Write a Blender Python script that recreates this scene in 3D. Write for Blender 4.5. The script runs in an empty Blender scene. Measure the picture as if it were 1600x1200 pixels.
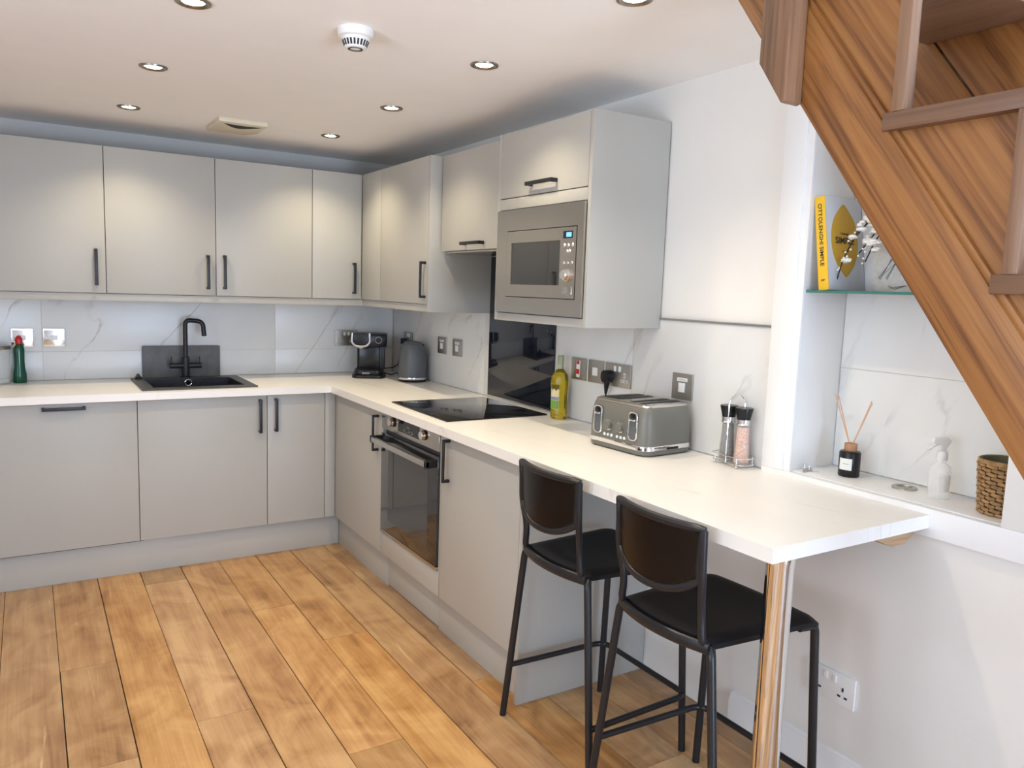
import bpy, bmesh, math, random
from mathutils import Vector, Matrix
R = math.radians
PI = math.pi
random.seed(7)
scene = bpy.context.scene
COL = scene.collection

# ------------------------------------------------------------------ camera
cam_d = bpy.data.cameras.new('camera')
cam = bpy.data.objects.new('camera', cam_d)
COL.objects.link(cam)
scene.camera = cam
CAM_POS = (-2.0084, -4.6759, 1.4562)
YAW, PITCH, ROLL, FPX = 0.5594, -0.1200, 0.0340, 1212.27
_f = Vector((math.sin(YAW) * math.cos(PITCH), math.cos(YAW) * math.cos(PITCH), math.sin(PITCH)))
_r = Vector((math.cos(YAW), -math.sin(YAW), 0))
_u = _r.cross(_f)
_r2 = math.cos(ROLL) * _r + math.sin(ROLL) * _u
_u2 = -math.sin(ROLL) * _r + math.cos(ROLL) * _u
cam.matrix_world = Matrix(((_r2.x, _u2.x, -_f.x, CAM_POS[0]), (_r2.y, _u2.y, -_f.y, CAM_POS[1]), (_r2.z, _u2.z, -_f.z, CAM_POS[2]), (0, 0, 0, 1)))
cam_d.sensor_width = 36
cam_d.lens = FPX / 1600 * 36
cam_d.clip_start = 0.02

# ------------------------------------------------------------------ light and exposure
scene.view_settings.view_transform = 'Standard'
scene.view_settings.look = 'None'
scene.view_settings.gamma = 1
scene.view_settings.use_curve_mapping = False
scene.view_settings.exposure = 0.43
scene.cycles.use_denoising = True
scene.cycles.max_bounces = 10
scene.cycles.diffuse_bounces = 6
scene.cycles.sample_clamp_indirect = 6
scene.cycles.caustics_reflective = False
scene.cycles.caustics_refractive = False

world = bpy.data.worlds.new('sky')
scene.world = world
world.use_nodes = True
world.node_tree.nodes['Background'].inputs[0].default_value = (0.72, 0.84, 1.0, 1)
world.node_tree.nodes['Background'].inputs[1].default_value = 1.2

def area(name, loc, direction, sx, sy, power, color):
    d = bpy.data.lights.new(name, 'AREA')
    d.shape = 'RECTANGLE'
    d.size, d.size_y, d.energy, d.color = sx, sy, power, color
    o = bpy.data.objects.new(name, d)
    COL.objects.link(o)
    o.location = loc
    o.rotation_euler = Vector(direction).to_track_quat('-Z', 'Y').to_euler()
    return o
FRONT_Y, LEFT_X = -7.2, -3.7
area('daylight_front', (-0.95, FRONT_Y - 0.2, 1.02), (0, 1, 0), 1.5, 2.0, 80, (0.47, 0.68, 1.0))
# added fill lights outside the door and window, aimed up to brighten the ceiling
area('ceiling_fill_front', (-0.95, FRONT_Y - 1.3, 0.05), (0, 0.75, 0.66), 1.8, 1.6, 110, (0.86, 0.90, 1.0))
area('ceiling_fill_left', (LEFT_X - 1.3, -4.3, 0.10), (0.72, 0, 0.69), 2.4, 1.6, 110, (0.90, 0.92, 1.0))
area('daylight_left', (LEFT_X - 0.2, -4.3, 1.35), (1, 0, 0), 2.4, 1.5, 50, (0.72, 0.85, 1.0))
area('daylight_stairwell', (-0.9, -4.6, 4.3), (0, 0, -1), 1.2, 1.6, 30, (0.80, 0.88, 1.0))
SPOT_W, SPOT_COL = 16.0, (1.0, 0.84, 0.58)

# ------------------------------------------------------------------ materials
def nt(name):
    m = bpy.data.materials.new(name)
    m.use_nodes = True
    t = m.node_tree
    return m, t.nodes, t.links, t.nodes['Principled BSDF']

def P(name, col, rough=0.5, metal=0.0, var=0.04, scale=6.0, bump=0.0, emit=None, es=0, trans=0, ior=1.45, coat=0.0, spec=0.5, alpha=1):
    m, N, L, b = nt(name)
    tc = N.new('ShaderNodeTexCoord')
    nz = N.new('ShaderNodeTexNoise'); nz.inputs['Scale'].default_value = scale; nz.inputs['Detail'].default_value = 3
    L.new(tc.outputs['Object'], nz.inputs['Vector'])
    r = N.new('ShaderNodeValToRGB')
    r.color_ramp.elements[0].position = 0.3; r.color_ramp.elements[1].position = 0.7
    r.color_ramp.elements[0].color = tuple(c * (1 - var) for c in col) + (1,)
    r.color_ramp.elements[1].color = tuple(min(1, c * (1 + var)) for c in col) + (1,)
    L.new(nz.outputs['Fac'], r.inputs['Fac'])
    L.new(r.outputs['Color'], b.inputs['Base Color'])
    b.inputs['Roughness'].default_value = rough
    b.inputs['Metallic'].default_value = metal
    b.inputs['Specular IOR Level'].default_value = spec
    b.inputs['IOR'].default_value = ior
    b.inputs['Transmission Weight'].default_value = trans
    b.inputs['Coat Weight'].default_value = coat
    b.inputs['Alpha'].default_value = alpha
    if emit:
        b.inputs['Emission Color'].default_value = tuple(emit) + (1,)
        b.inputs['Emission Strength'].default_value = es
    if bump:
        bp = N.new('ShaderNodeBump'); bp.inputs['Strength'].default_value = bump; bp.inputs['Distance'].default_value = 0.002
        n2 = N.new('ShaderNodeTexNoise'); n2.inputs['Scale'].default_value = scale * 12
        L.new(tc.outputs['Object'], n2.inputs['Vector'])
        L.new(n2.outputs['Fac'], bp.inputs['Height']); L.new(bp.outputs['Normal'], b.inputs['Normal'])
    return m

def mapping(N, L, scale, rot=(0, 0, 0)):
    tc = N.new('ShaderNodeTexCoord'); mp = N.new('ShaderNodeMapping')
    mp.inputs['Scale'].default_value = scale; mp.inputs['Rotation'].default_value = rot
    L.new(tc.outputs['Object'], mp.inputs['Vector'])
    return mp

def ramp(N, stops):
    r = N.new('ShaderNodeValToRGB')
    e = r.color_ramp.elements
    while len(e) < len(stops): e.new(0.5)
    for i, (p, c) in enumerate(stops):
        e[i].position = p; e[i].color = tuple(c) + (1,) if len(c) == 3 else c
    return r

def wood(name, axis, dark, mid, light, rough=0.4, grain=1.0, ring=9.0):
    """oak: grain runs along the given object axis"""
    m, N, L, b = nt(name)
    s = [20 * grain] * 3; s['xyz'.index(axis)] = 1.1 * grain
    mp = mapping(N, L, s)
    n1 = N.new('ShaderNodeTexNoise'); n1.inputs['Scale'].default_value = 1.0; n1.inputs['Detail'].default_value = 5; n1.inputs['Distortion'].default_value = 1.1
    L.new(mp.outputs[0], n1.inputs['Vector'])
    w = N.new('ShaderNodeMath'); w.operation = 'MULTIPLY'; w.inputs[1].default_value = ring
    L.new(n1.outputs['Fac'], w.inputs[0])
    fr = N.new('ShaderNodeMath'); fr.operation = 'PINGPONG'; fr.inputs[1].default_value = 1.0
    L.new(w.outputs[0], fr.inputs[0])
    s2 = [150 * grain] * 3; s2['xyz'.index(axis)] = 4 * grain
    mp2 = mapping(N, L, s2)
    n2 = N.new('ShaderNodeTexNoise'); n2.inputs['Scale'].default_value = 1.0; n2.inputs['Detail'].default_value = 3
    L.new(mp2.outputs[0], n2.inputs['Vector'])
    mx = N.new('ShaderNodeMix'); mx.data_type = 'FLOAT'; mx.inputs[0].default_value = 0.62
    L.new(fr.outputs[0], mx.inputs[2]); L.new(n2.outputs['Fac'], mx.inputs[3])
    r = ramp(N, [(0.24, dark), (0.47, mid), (0.78, light)])
    L.new(mx.outputs[0], r.inputs['Fac'])
    L.new(r.outputs['Color'], b.inputs['Base Color'])
    b.inputs['Roughness'].default_value = rough
    bp = N.new('ShaderNodeBump'); bp.inputs['Strength'].default_value = 0.12; bp.inputs['Distance'].default_value = 0.002
    L.new(n2.outputs['Fac'], bp.inputs['Height']); L.new(bp.outputs['Normal'], b.inputs['Normal'])
    return m

def marble(name, base, vein, rough, scale=1.1, width=0.012, strength=0.6, rot=None, cloud=0.05):
    m, N, L, b = nt(name)
    tc0 = N.new('ShaderNodeTexCoord'); mp = N.new('ShaderNodeCombineXYZ')
    for k, (vec, sc) in enumerate(rot):
        dn = N.new('ShaderNodeVectorMath'); dn.operation = 'DOT_PRODUCT'; dn.inputs[1].default_value = tuple(c * sc * scale for c in vec)
        L.new(tc0.outputs['Object'], dn.inputs[0]); L.new(dn.outputs['Value'], mp.inputs[k])
    n1 = N.new('ShaderNodeTexNoise'); n1.inputs['Scale'].default_value = 1.0; n1.inputs['Detail'].default_value = 5; n1.inputs['Roughness'].default_value = 0.5; n1.inputs['Distortion'].default_value = 0.7
    L.new(mp.outputs[0], n1.inputs['Vector'])
    s = N.new('ShaderNodeMath'); s.operation = 'SUBTRACT'; s.inputs[1].default_value = 0.52
    a = N.new('ShaderNodeMath'); a.operation = 'ABSOLUTE'
    L.new(n1.outputs['Fac'], s.inputs[0]); L.new(s.outputs[0], a.inputs[0])
    mr = N.new('ShaderNodeMapRange'); mr.inputs['From Min'].default_value = 0; mr.inputs['From Max'].default_value = width
    mr.inputs['To Min'].default_value = strength; mr.inputs['To Max'].default_value = 0
    L.new(a.outputs[0], mr.inputs['Value'])
    n2 = N.new('ShaderNodeTexNoise'); n2.inputs['Scale'].default_value = 2.3; n2.inputs['Detail'].default_value = 3
    L.new(mp.outputs[0], n2.inputs['Vector'])
    gate = N.new('ShaderNodeMapRange'); gate.inputs['From Min'].default_value = 0.48; gate.inputs['From Max'].default_value = 0.62
    L.new(n2.outputs['Fac'], gate.inputs['Value'])
    mu = N.new('ShaderNodeMath'); mu.operation = 'MULTIPLY'
    L.new(mr.outputs[0], mu.inputs[0]); L.new(gate.outputs[0], mu.inputs[1])
    cl = ramp(N, [(0.35, tuple(c * (1 - cloud) for c in base)), (0.65, base)])
    L.new(n1.outputs['Fac'], cl.inputs['Fac'])
    mx = N.new('ShaderNodeMix'); mx.data_type = 'RGBA'
    L.new(mu.outputs[0], mx.inputs[0]); L.new(cl.outputs['Color'], mx.inputs[6]); mx.inputs[7].default_value = tuple(vein) + (1,)
    L.new(mx.outputs[2], b.inputs['Base Color'])
    b.inputs['Roughness'].default_value = rough
    return m

def floor_mat():
    m, N, L, b = nt('oak_floor')
    at = N.new('ShaderNodeAttribute'); at.attribute_name = 'plank'; at.attribute_type = 'GEOMETRY'
    tc = N.new('ShaderNodeTexCoord')
    sep = N.new('ShaderNodeSeparateColor'); L.new(at.outputs['Color'], sep.inputs[0])
    off = N.new('ShaderNodeVectorMath'); off.operation = 'SCALE'; off.inputs[3].default_value = 37.0
    L.new(at.outputs['Color'], off.inputs[0])
    add = N.new('ShaderNodeVectorMath'); add.operation = 'ADD'
    L.new(tc.outputs['Object'], add.inputs[0]); L.new(off.outputs[0], add.inputs[1])
    def nz(sc, detail, dist=0.0, scale=1.0):
        mp = N.new('ShaderNodeMapping'); mp.inputs['Scale'].default_value = sc
        L.new(add.outputs[0], mp.inputs['Vector'])
        n = N.new('ShaderNodeTexNoise'); n.inputs['Scale'].default_value = scale; n.inputs['Detail'].default_value = detail; n.inputs['Distortion'].default_value = dist
        L.new(mp.outputs[0], n.inputs['Vector'])
        return n
    g = nz((13, 1.1, 1), 4, 0.8)
    fine = nz((120, 4, 1), 2)
    blot = nz((5.0, 3.6, 1), 7, 1.4)
    knot = nz((9, 6.5, 1), 2, 0.3)
    wn = N.new('ShaderNodeMath'); wn.operation = 'MULTIPLY'; wn.inputs[1].default_value = 2.6
    pp = N.new('ShaderNodeMath'); pp.operation = 'PINGPONG'; pp.inputs[1].default_value = 1
    L.new(g.outputs['Fac'], wn.inputs[0]); L.new(wn.outputs[0], pp.inputs[0])
    a1 = N.new('ShaderNodeMix'); a1.data_type = 'FLOAT'; a1.inputs[0].default_value = 0.5
    L.new(pp.outputs[0], a1.inputs[2]); L.new(fine.outputs['Fac'], a1.inputs[3])
    a2 = N.new('ShaderNodeMix'); a2.data_type = 'FLOAT'; a2.inputs[0].default_value = 0.60
    L.new(a1.outputs[0], a2.inputs[2]); L.new(blot.outputs['Fac'], a2.inputs[3])
    r = ramp(N, [(0.30, (0.20, 0.095, 0.034)), (0.46, (0.405, 0.205, 0.075)), (0.66, (0.565, 0.335, 0.142))])
    L.new(a2.outputs[0], r.inputs['Fac'])
    hsv = N.new('ShaderNodeHueSaturation')
    L.new(r.outputs['Color'], hsv.inputs['Color'])
    mr = N.new('ShaderNodeMapRange'); mr.inputs['To Min'].default_value = 0.76; mr.inputs['To Max'].default_value = 1.10
    L.new(sep.outputs[0], mr.inputs['Value']); L.new(mr.outputs[0], hsv.inputs['Value'])
    mr2 = N.new('ShaderNodeMapRange'); mr2.inputs['To Min'].default_value = 0.86; mr2.inputs['To Max'].default_value = 1.04
    L.new(sep.outputs[1], mr2.inputs['Value']); L.new(mr2.outputs[0], hsv.inputs['Saturation'])
    kr = ramp(N, [(0.735, (0, 0, 0)), (0.79, (1, 1, 1))])
    L.new(knot.outputs['Fac'], kr.inputs['Fac'])
    km = N.new('ShaderNodeMix'); km.data_type = 'RGBA'; km.inputs[7].default_value = (0.13, 0.055, 0.02, 1)
    kf = N.new('ShaderNodeMath'); kf.operation = 'MULTIPLY'; kf.inputs[1].default_value = 0.7
    L.new(kr.outputs['Color'], kf.inputs[0]); L.new(kf.outputs[0], km.inputs[0]); L.new(hsv.outputs['Color'], km.inputs[6])
    # pale scratches and worn filler
    sc = nz((30, 2.2, 1), 4, 1.8)
    sr = ramp(N, [(0.69, (0, 0, 0)), (0.74, (1, 1, 1))]); L.new(sc.outputs['Fac'], sr.inputs['Fac'])
    sf = N.new('ShaderNodeMath'); sf.operation = 'MULTIPLY'; sf.inputs[1].default_value = 0.35
    L.new(sr.outputs['Color'], sf.inputs[0])
    sm = N.new('ShaderNodeMix'); sm.data_type = 'RGBA'; sm.inputs[7].default_value = (0.80, 0.60, 0.36, 1)
    L.new(sf.outputs[0], sm.inputs[0]); L.new(km.outputs[2], sm.inputs[6])
    L.new(sm.outputs[2], b.inputs['Base Color'])
    b.inputs['Roughness'].default_value = 0.36
    b.inputs['Specular IOR Level'].default_value = 0.4
    bp = N.new('ShaderNodeBump'); bp.inputs['Strength'].default_value = 0.15; bp.inputs['Distance'].default_value = 0.002
    L.new(a1.outputs[0], bp.inputs['Height']); L.new(bp.outputs['Normal'], b.inputs['Normal'])
    return m

def brushed(name, col, rough, axis='z', amt=0.012):
    m, N, L, b = nt(name)
    s = [240.0] * 3; s['xyz'.index(axis)] = 4
    mp = mapping(N, L, s)
    n = N.new('ShaderNodeTexNoise'); n.inputs['Scale'].default_value = 1; n.inputs['Detail'].default_value = 2
    L.new(mp.outputs[0], n.inputs['Vector'])
    mr = N.new('ShaderNodeMapRange'); mr.inputs['To Min'].default_value = rough - amt; mr.inputs['To Max'].default_value = rough + amt
    L.new(n.outputs['Fac'], mr.inputs['Value']); L.new(mr.outputs[0], b.inputs['Roughness'])
    b.inputs['Base Color'].default_value = tuple(col) + (1,)
    b.inputs['Metallic'].default_value = 1
    return m

M = dict(
    cab=P('cashmere_laminate', (0.430, 0.424, 0.396), 0.42, var=0.015, scale=3),
    carcass=P('carcass_board', (0.42, 0.41, 0.39), 0.5, var=0.02),
    gap=P('shadow_board', (0.08, 0.075, 0.07), 0.8),
    wall=P('white_wall_paint', (0.82, 0.805, 0.775), 0.6, var=0.012, bump=0.02),
    ceil=P('ceiling_paint', (0.93, 0.92, 0.905), 0.85, var=0.01),
    trim=P('white_gloss_paint', (0.84, 0.84, 0.84), 0.3, var=0.01),
    tile=marble('marble_tile', (0.74, 0.745, 0.74), (0.40, 0.34, 0.31), 0.32, 1.0, 0.014, 0.75, [((0.86, 0, -0.51), 2.4), ((0.51, 0, 0.86), 0.55), ((0, 1, 0), 1.0)], 0.06),
    tileright=marble('marble_tile_right', (0.74, 0.74, 0.73), (0.42, 0.38, 0.36), 0.28, 1.0, 0.014, 0.7, [((0, -0.86, -0.51), 2.6), ((0, -0.51, 0.86), 0.6), ((1, 0, 0), 1.0)], 0.07),
    nichetile=marble('niche_marble_tile', (0.82, 0.82, 0.81), (0.60, 0.60, 0.60), 0.12, 1.0, 0.03, 0.6, [((0, -0.9, -0.4), 5.0), ((0, -0.4, 0.9), 1.6), ((1, 0, 0), 1.0)], 0.05),
    grout=P('grout', (0.62, 0.61, 0.60), 0.8),
    top=marble('white_marble_worktop', (0.86, 0.845, 0.815), (0.66, 0.64, 0.61), 0.33, 1.0, 0.012, 0.55, [((0.95, 0.3, 0), 3.2), ((-0.3, 0.95, 0), 0.8), ((0, 0, 1), 1.0)], 0.02),
    black=P('black_matt_metal', (0.012, 0.013, 0.017), 0.42, var=0.1),
    blackplastic=P('black_plastic', (0.010, 0.010, 0.011), 0.3, var=0.1, spec=0.4),
    stoolblack=P('black_stool_coating', (0.012, 0.013, 0.016), 0.33, var=0.1),
    stoolback=P('black_brown_stool_plastic', (0.007, 0.0045, 0.004), 0.20, spec=0.3, var=0.1),
    seat=P('black_seat_plastic', (0.006, 0.006, 0.008), 0.5, var=0.1, spec=0.25),
    glassblack=P('black_glass', (0.008, 0.008, 0.010), 0.04, var=0.05, spec=0.6),
    ovenglass=P('dark_oven_glass', (0.018, 0.019, 0.022), 0.03, var=0.05, spec=0.9, coat=0.5),
    steel=brushed('brushed_steel', (0.56, 0.53, 0.48), 0.24, 'y'),
    steelv=brushed('satin_steel', (0.62, 0.60, 0.56), 0.22, 'z'),
    nickel=brushed('brushed_nickel', (0.50, 0.485, 0.45), 0.42, 'z'),
    chrome=P('chrome', (0.83, 0.83, 0.84), 0.05, 1.0, var=0.01),
    mirrorplate=P('polished_chrome_plate', (0.78, 0.80, 0.84), 0.10, 1.0, var=0.01),
    white=P('white_plastic', (0.82, 0.82, 0.81), 0.35, var=0.01),
    red=P('red_plastic', (0.55, 0.02, 0.02), 0.35),
    grey=P('grey_composite', (0.115, 0.115, 0.115), 0.5, var=0.15, scale=20),
    sinkblack=P('black_composite_sink', (0.016, 0.017, 0.021), 0.42, var=0.25, scale=40),
    sinkrim=P('black_sink_rim', (0.05, 0.045, 0.040), 0.4, var=0.2, scale=40),
    toaster=P('grey_toaster_enamel', (0.152, 0.150, 0.132), 0.34, var=0.03),
    kettle=P('slate_grey_enamel', (0.105, 0.115, 0.125), 0.38, var=0.03),
    cream=P('cream_plastic', (0.72, 0.66, 0.52), 0.45),
    floor=floor_mat(),
    stairx=wood('stair_oak', 'x', (0.14, 0.052, 0.014), (0.275, 0.112, 0.030), (0.36, 0.162, 0.047), 0.42, ring=5),
    stairy=wood('stair_oak_tread', 'y', (0.12, 0.062, 0.036), (0.17, 0.088, 0.050), (0.21, 0.115, 0.068), 0.38, ring=5),
    stairz=wood('stair_oak_post', 'z', (0.13, 0.072, 0.040), (0.225, 0.122, 0.070), (0.29, 0.17, 0.10), 0.38, ring=5),
    rawwood=wood('raw_pine', 'x', (0.30, 0.19, 0.10), (0.42, 0.27, 0.15), (0.52, 0.36, 0.22), 0.6),
    lamp=P('lamp_glow', (1, 0.95, 0.85), 0.5, emit=(1, 0.90, 0.72), es=26),
    niclamp=P('bronzed_nickel_ring', (0.30, 0.27, 0.23), 0.28, 1.0),
    screen=P('blue_display', (0.1, 0.3, 0.8), 0.3, emit=(0.12, 0.36, 1.0), es=1.3),
    screendark=P('display_black', (0.01, 0.012, 0.03), 0.1),
    oil=P('golden_oil', (0.80, 0.64, 0.05), 0.04, trans=0.88, ior=1.36),
    oilneck=P('pale_green_glass', (0.62, 0.68, 0.45), 0.08, trans=0.5, ior=1.3),
    glass=P('clear_glass', (0.90, 0.93, 0.93), 0.03, var=0.0, alpha=0.13, spec=0.8),
    shelfglass=P('shelf_glass', (0.86, 0.95, 0.92), 0.01, trans=1.0, ior=1.25, var=0.0),
    shelfedge=P('green_glass_edge', (0.06, 0.20, 0.17), 0.1),
    frost=P('frosted_glass', (0.97, 0.97, 0.96), 0.18, alpha=0.38, var=0.01),
    salt=P('pink_salt', (0.80, 0.42, 0.30), 0.6, var=0.35, scale=160, bump=0.6),
    pepper=P('peppercorns', (0.10, 0.075, 0.055), 0.6, var=0.95, scale=170, bump=0.8),
    green=P('green_detergent', (0.004, 0.085, 0.045), 0.15, trans=0.15),
    label=P('white_paper_label', (0.80, 0.80, 0.76), 0.7),
    labelgreen=P('label_green', (0.18, 0.36, 0.07), 0.7),
    labelcream=P('label_cream', (0.75, 0.66, 0.36), 0.7),
    labelblue=P('label_blue', (0.25, 0.30, 0.45), 0.7),
    ink=P('black_ink', (0.03, 0.03, 0.03), 0.7),
    greyink=P('grey_ink', (0.25, 0.25, 0.25), 0.7),
    yellow=P('yellow_cover', (0.86, 0.52, 0.03), 0.45),
    lemon=P('lemon_print', (0.62, 0.36, 0.03), 0.5),
    cover=P('pale_grey_cover', (0.62, 0.64, 0.66), 0.4),
    paper=P('page_paper', (0.78, 0.75, 0.66), 0.8),
    canvas=P('sketch_canvas', (0.70, 0.69, 0.65), 0.85, var=0.08, scale=60),
    cork=P('cork_cap', (0.42, 0.22, 0.11), 0.6, var=0.2, scale=50),
    reed=P('reed', (0.62, 0.38, 0.24), 0.7),
    wicker=P('woven_wicker', (0.40, 0.235, 0.10), 0.65, var=0.35, scale=70, bump=0.6),
    wickerdark=P('wicker_shadow', (0.09, 0.04, 0.015), 0.8),
    liner=P('olive_liner', (0.16, 0.15, 0.085), 0.7),
    twig=P('dark_twig', (0.03, 0.018, 0.016), 0.7),
    petal=P('white_petal', (0.86, 0.84, 0.80), 0.7),
    bossgrey=P('silver_grey_plastic', (0.45, 0.46, 0.48), 0.25, 0.6),
    carafe=P('smoked_plastic', (0.012, 0.013, 0.015), 0.22, spec=0.5),
    frame=P('white_window_frame', (0.8, 0.8, 0.8), 0.4),
)

# ------------------------------------------------------------------ mesh building
class MB:
    def __init__(s): s.bm = bmesh.new()
    def _merge(s, b2, mi=0, mat=None):
        if mat is not None: b2.transform(mat)
        for f in b2.faces: f.material_index = mi
        me = bpy.data.meshes.new('tmp'); b2.to_mesh(me); b2.free(); s.bm.from_mesh(me); bpy.data.meshes.remove(me)
        return s
    def box(s, x0, x1, y0, y1, z0, z1, bev=0.0, mi=0, mat=None, seg=2):
        b = bmesh.new()
        bmesh.ops.create_cube(b, size=1)
        for v in b.verts:
            v.co = Vector(((x0 + x1) / 2 + v.co.x * (x1 - x0), (y0 + y1) / 2 + v.co.y * (y1 - y0), (z0 + z1) / 2 + v.co.z * (z1 - z0)))
        if bev: bmesh.ops.bevel(b, geom=b.edges[:], offset=bev, segments=seg, affect='EDGES', profile=0.6)
        return s._merge(b, mi, mat)
    def prism(s, pts, axis, a0, a1, bev=0.0, mi=0, mat=None):
        """polygon (2-D points in the two other axes, cyclic order) extruded along axis"""
        b = bmesh.new()
        def mk(p, a):
            return {'x': (a, p[0], p[1]), 'y': (p[0], a, p[1]), 'z': (p[0], p[1], a)}[axis]
        v0 = [b.verts.new(mk(p, a0)) for p in pts]; v1 = [b.verts.new(mk(p, a1)) for p in pts]
        n = len(pts)
        b.faces.new(v0); b.faces.new(v1[::-1])
        for i in range(n): b.faces.new((v0[i], v1[i], v1[(i + 1) % n], v0[(i + 1) % n]))
        bmesh.ops.recalc_face_normals(b, faces=b.faces[:])
        if bev: bmesh.ops.bevel(b, geom=b.edges[:], offset=bev, segments=2, affect='EDGES', profile=0.6)
        return s._merge(b, mi, mat)
    def grid(s, axis, us, vs, inc, a0, a1, mi=0):
        """slab normal to axis made of the cells for which inc(u, v) is true"""
        b = bmesh.new(); cache = {}
        def V(i, j, k):
            key = (i, j, k)
            if key not in cache:
                a = (a0, a1)[k]; u, v = us[i], vs[j]
                cache[key] = b.verts.new({'x': (a, u, v), 'y': (u, a, v), 'z': (u, v, a)}[axis])
            return cache[key]
        nu, nv = len(us) - 1, len(vs) - 1
        on = [[inc((us[i] + us[i + 1]) / 2, (vs[j] + vs[j + 1]) / 2) for j in range(nv)] for i in range(nu)]
        for i in range(nu):
            for j in range(nv):
                if not on[i][j]: continue
                for k in (0, 1): b.faces.new((V(i, j, k), V(i + 1, j, k), V(i + 1, j + 1, k), V(i, j + 1, k)))
                for di, dj, e in ((-1, 0, ((i, j), (i, j + 1))), (1, 0, ((i + 1, j), (i + 1, j + 1))), (0, -1, ((i, j), (i + 1, j))), (0, 1, ((i, j + 1), (i + 1, j + 1)))):
                    a, c = i + di, j + dj
                    if not (0 <= a < nu and 0 <= c < nv and on[a][c]):
                        b.faces.new((V(*e[0], 0), V(*e[1], 0), V(*e[1], 1), V(*e[0], 1)))
        bmesh.ops.recalc_face_normals(b, faces=b.faces[:])
        return s._merge(b, mi)
    def tube(s, pts, r, n=12, mi=0, cap=True, mat=None, flat=None, closed=False):
        """sweep a circle (or ellipse, flat=(a,b)) along points"""
        b = bmesh.new(); pts = [Vector(p) for p in pts]; m = len(pts)
        rs = r if isinstance(r, (list, tuple)) else [r] * m
        t0 = (pts[1] - pts[0]).normalized()
        up = Vector((0, 0, 1)) if abs(t0.z) < 0.9 else Vector((1, 0, 0))
        nrm = (up - t0 * up.dot(t0)).normalized(); rings = []
        for i in range(m):
            if closed: t = (pts[(i + 1) % m] - pts[i - 1]).normalized()
            else: t = (pts[min(i + 1, m - 1)] - pts[max(i - 1, 0)]).normalized()
            nrm = (nrm - t * nrm.dot(t)).normalized(); bn = t.cross(nrm)
            fa, fb = flat if flat else (1, 1)
            rings.append([b.verts.new(pts[i] + rs[i] * (fa * math.cos(2 * PI * k / n) * nrm + fb * math.sin(2 * PI * k / n) * bn)) for k in range(n)])
        rng = range(m) if closed else range(m - 1)
        for i in rng:
            A, B = rings[i], rings[(i + 1) % m]
            for k in range(n): b.faces.new((A[k], A[(k + 1) % n], B[(k + 1) % n], B[k]))
        if cap and not closed: b.faces.new(rings[0][::-1]); b.faces.new(rings[-1])
        bmesh.ops.recalc_face_normals(b, faces=b.faces[:])
        return s._merge(b, mi, mat)
    def lathe(s, prof, cx=0, cy=0, n=32, mi=0, sx=1, sy=1, mat=None, close=False):
        """profile (r, z) turned about the vertical through (cx, cy)"""
        b = bmesh.new(); rings = []
        for r, z in prof:
            if r < 1e-6: rings.append([b.verts.new((cx, cy, z))])
            else: rings.append([b.verts.new((cx + sx * r * math.cos(2 * PI * k / n), cy + sy * r * math.sin(2 * PI * k / n), z)) for k in range(n)])
        seq = list(zip(rings, rings[1:])) + ([(rings[-1], rings[0])] if close else [])
        for A, B in seq:
            for k in range(n):
                a, a2 = A[k % len(A)], A[(k + 1) % len(A)]; c, c2 = B[k % len(B)], B[(k + 1) % len(B)]
                fs = []
                for v in (a, a2, c2, c):
                    if v not in fs: fs.append(v)
                if len(fs) > 2: b.faces.new(fs)
        bmesh.ops.recalc_face_normals(b, faces=b.faces[:])
        return s._merge(b, mi, mat)
    def sheet(s, fn, nu, nv, thick, mi=0, mat=None):
        """solid sheet: fn(u, v) in 0..1 gives (point, unit normal)"""
        b = bmesh.new(); A = []; B = []
        for i in range(nu + 1):
            ra, rb = [], []
            for j in range(nv + 1):
                p, n = fn(i / nu, j / nv); p = Vector(p); n = Vector(n)
                ra.append(b.verts.new(p + n * thick / 2)); rb.append(b.verts.new(p - n * thick / 2))
            A.append(ra); B.append(rb)
        for i in range(nu):
            for j in range(nv):
                b.faces.new((A[i][j], A[i + 1][j], A[i + 1][j + 1], A[i][j + 1])); b.faces.new((B[i][j], B[i][j + 1], B[i + 1][j + 1], B[i + 1][j]))
        for i in range(nu):
            b.faces.new((A[i][0], B[i][0], B[i + 1][0], A[i + 1][0])); b.faces.new((A[i][nv], A[i + 1][nv], B[i + 1][nv], B[i][nv]))
        for j in range(nv):
            b.faces.new((A[0][j], A[0][j + 1], B[0][j + 1], B[0][j])); b.faces.new((A[nu][j], B[nu][j], B[nu][j + 1], A[nu][j + 1]))
        bmesh.ops.recalc_face_normals(b, faces=b.faces[:])
        return s._merge(b, mi, mat)
    def ball(s, c, r, mi=0, sc=(1, 1, 1), sub=2, mat=None):
        b = bmesh.new(); bmesh.ops.create_icosphere(b, subdivisions=sub, radius=r)
        for v in b.verts: v.co = Vector(c) + Vector((v.co.x * sc[0], v.co.y * sc[1], v.co.z * sc[2]))
        return s._merge(b, mi, mat)
    def disc(s, c, axis, r, h, n=32, mi=0, bev=0):
        """cylinder from c, height h along signed axis"""
        c = Vector(c); d = {'x': Vector((1, 0, 0)), 'y': Vector((0, 1, 0)), 'z': Vector((0, 0, 1))}[axis]
        if bev: return s.tube([c, c + d * (h - bev if h > 0 else h + bev), c + d * h], [r, r, r - bev], n, mi)
        return s.tube([c, c + d * h], r, n, mi)

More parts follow.
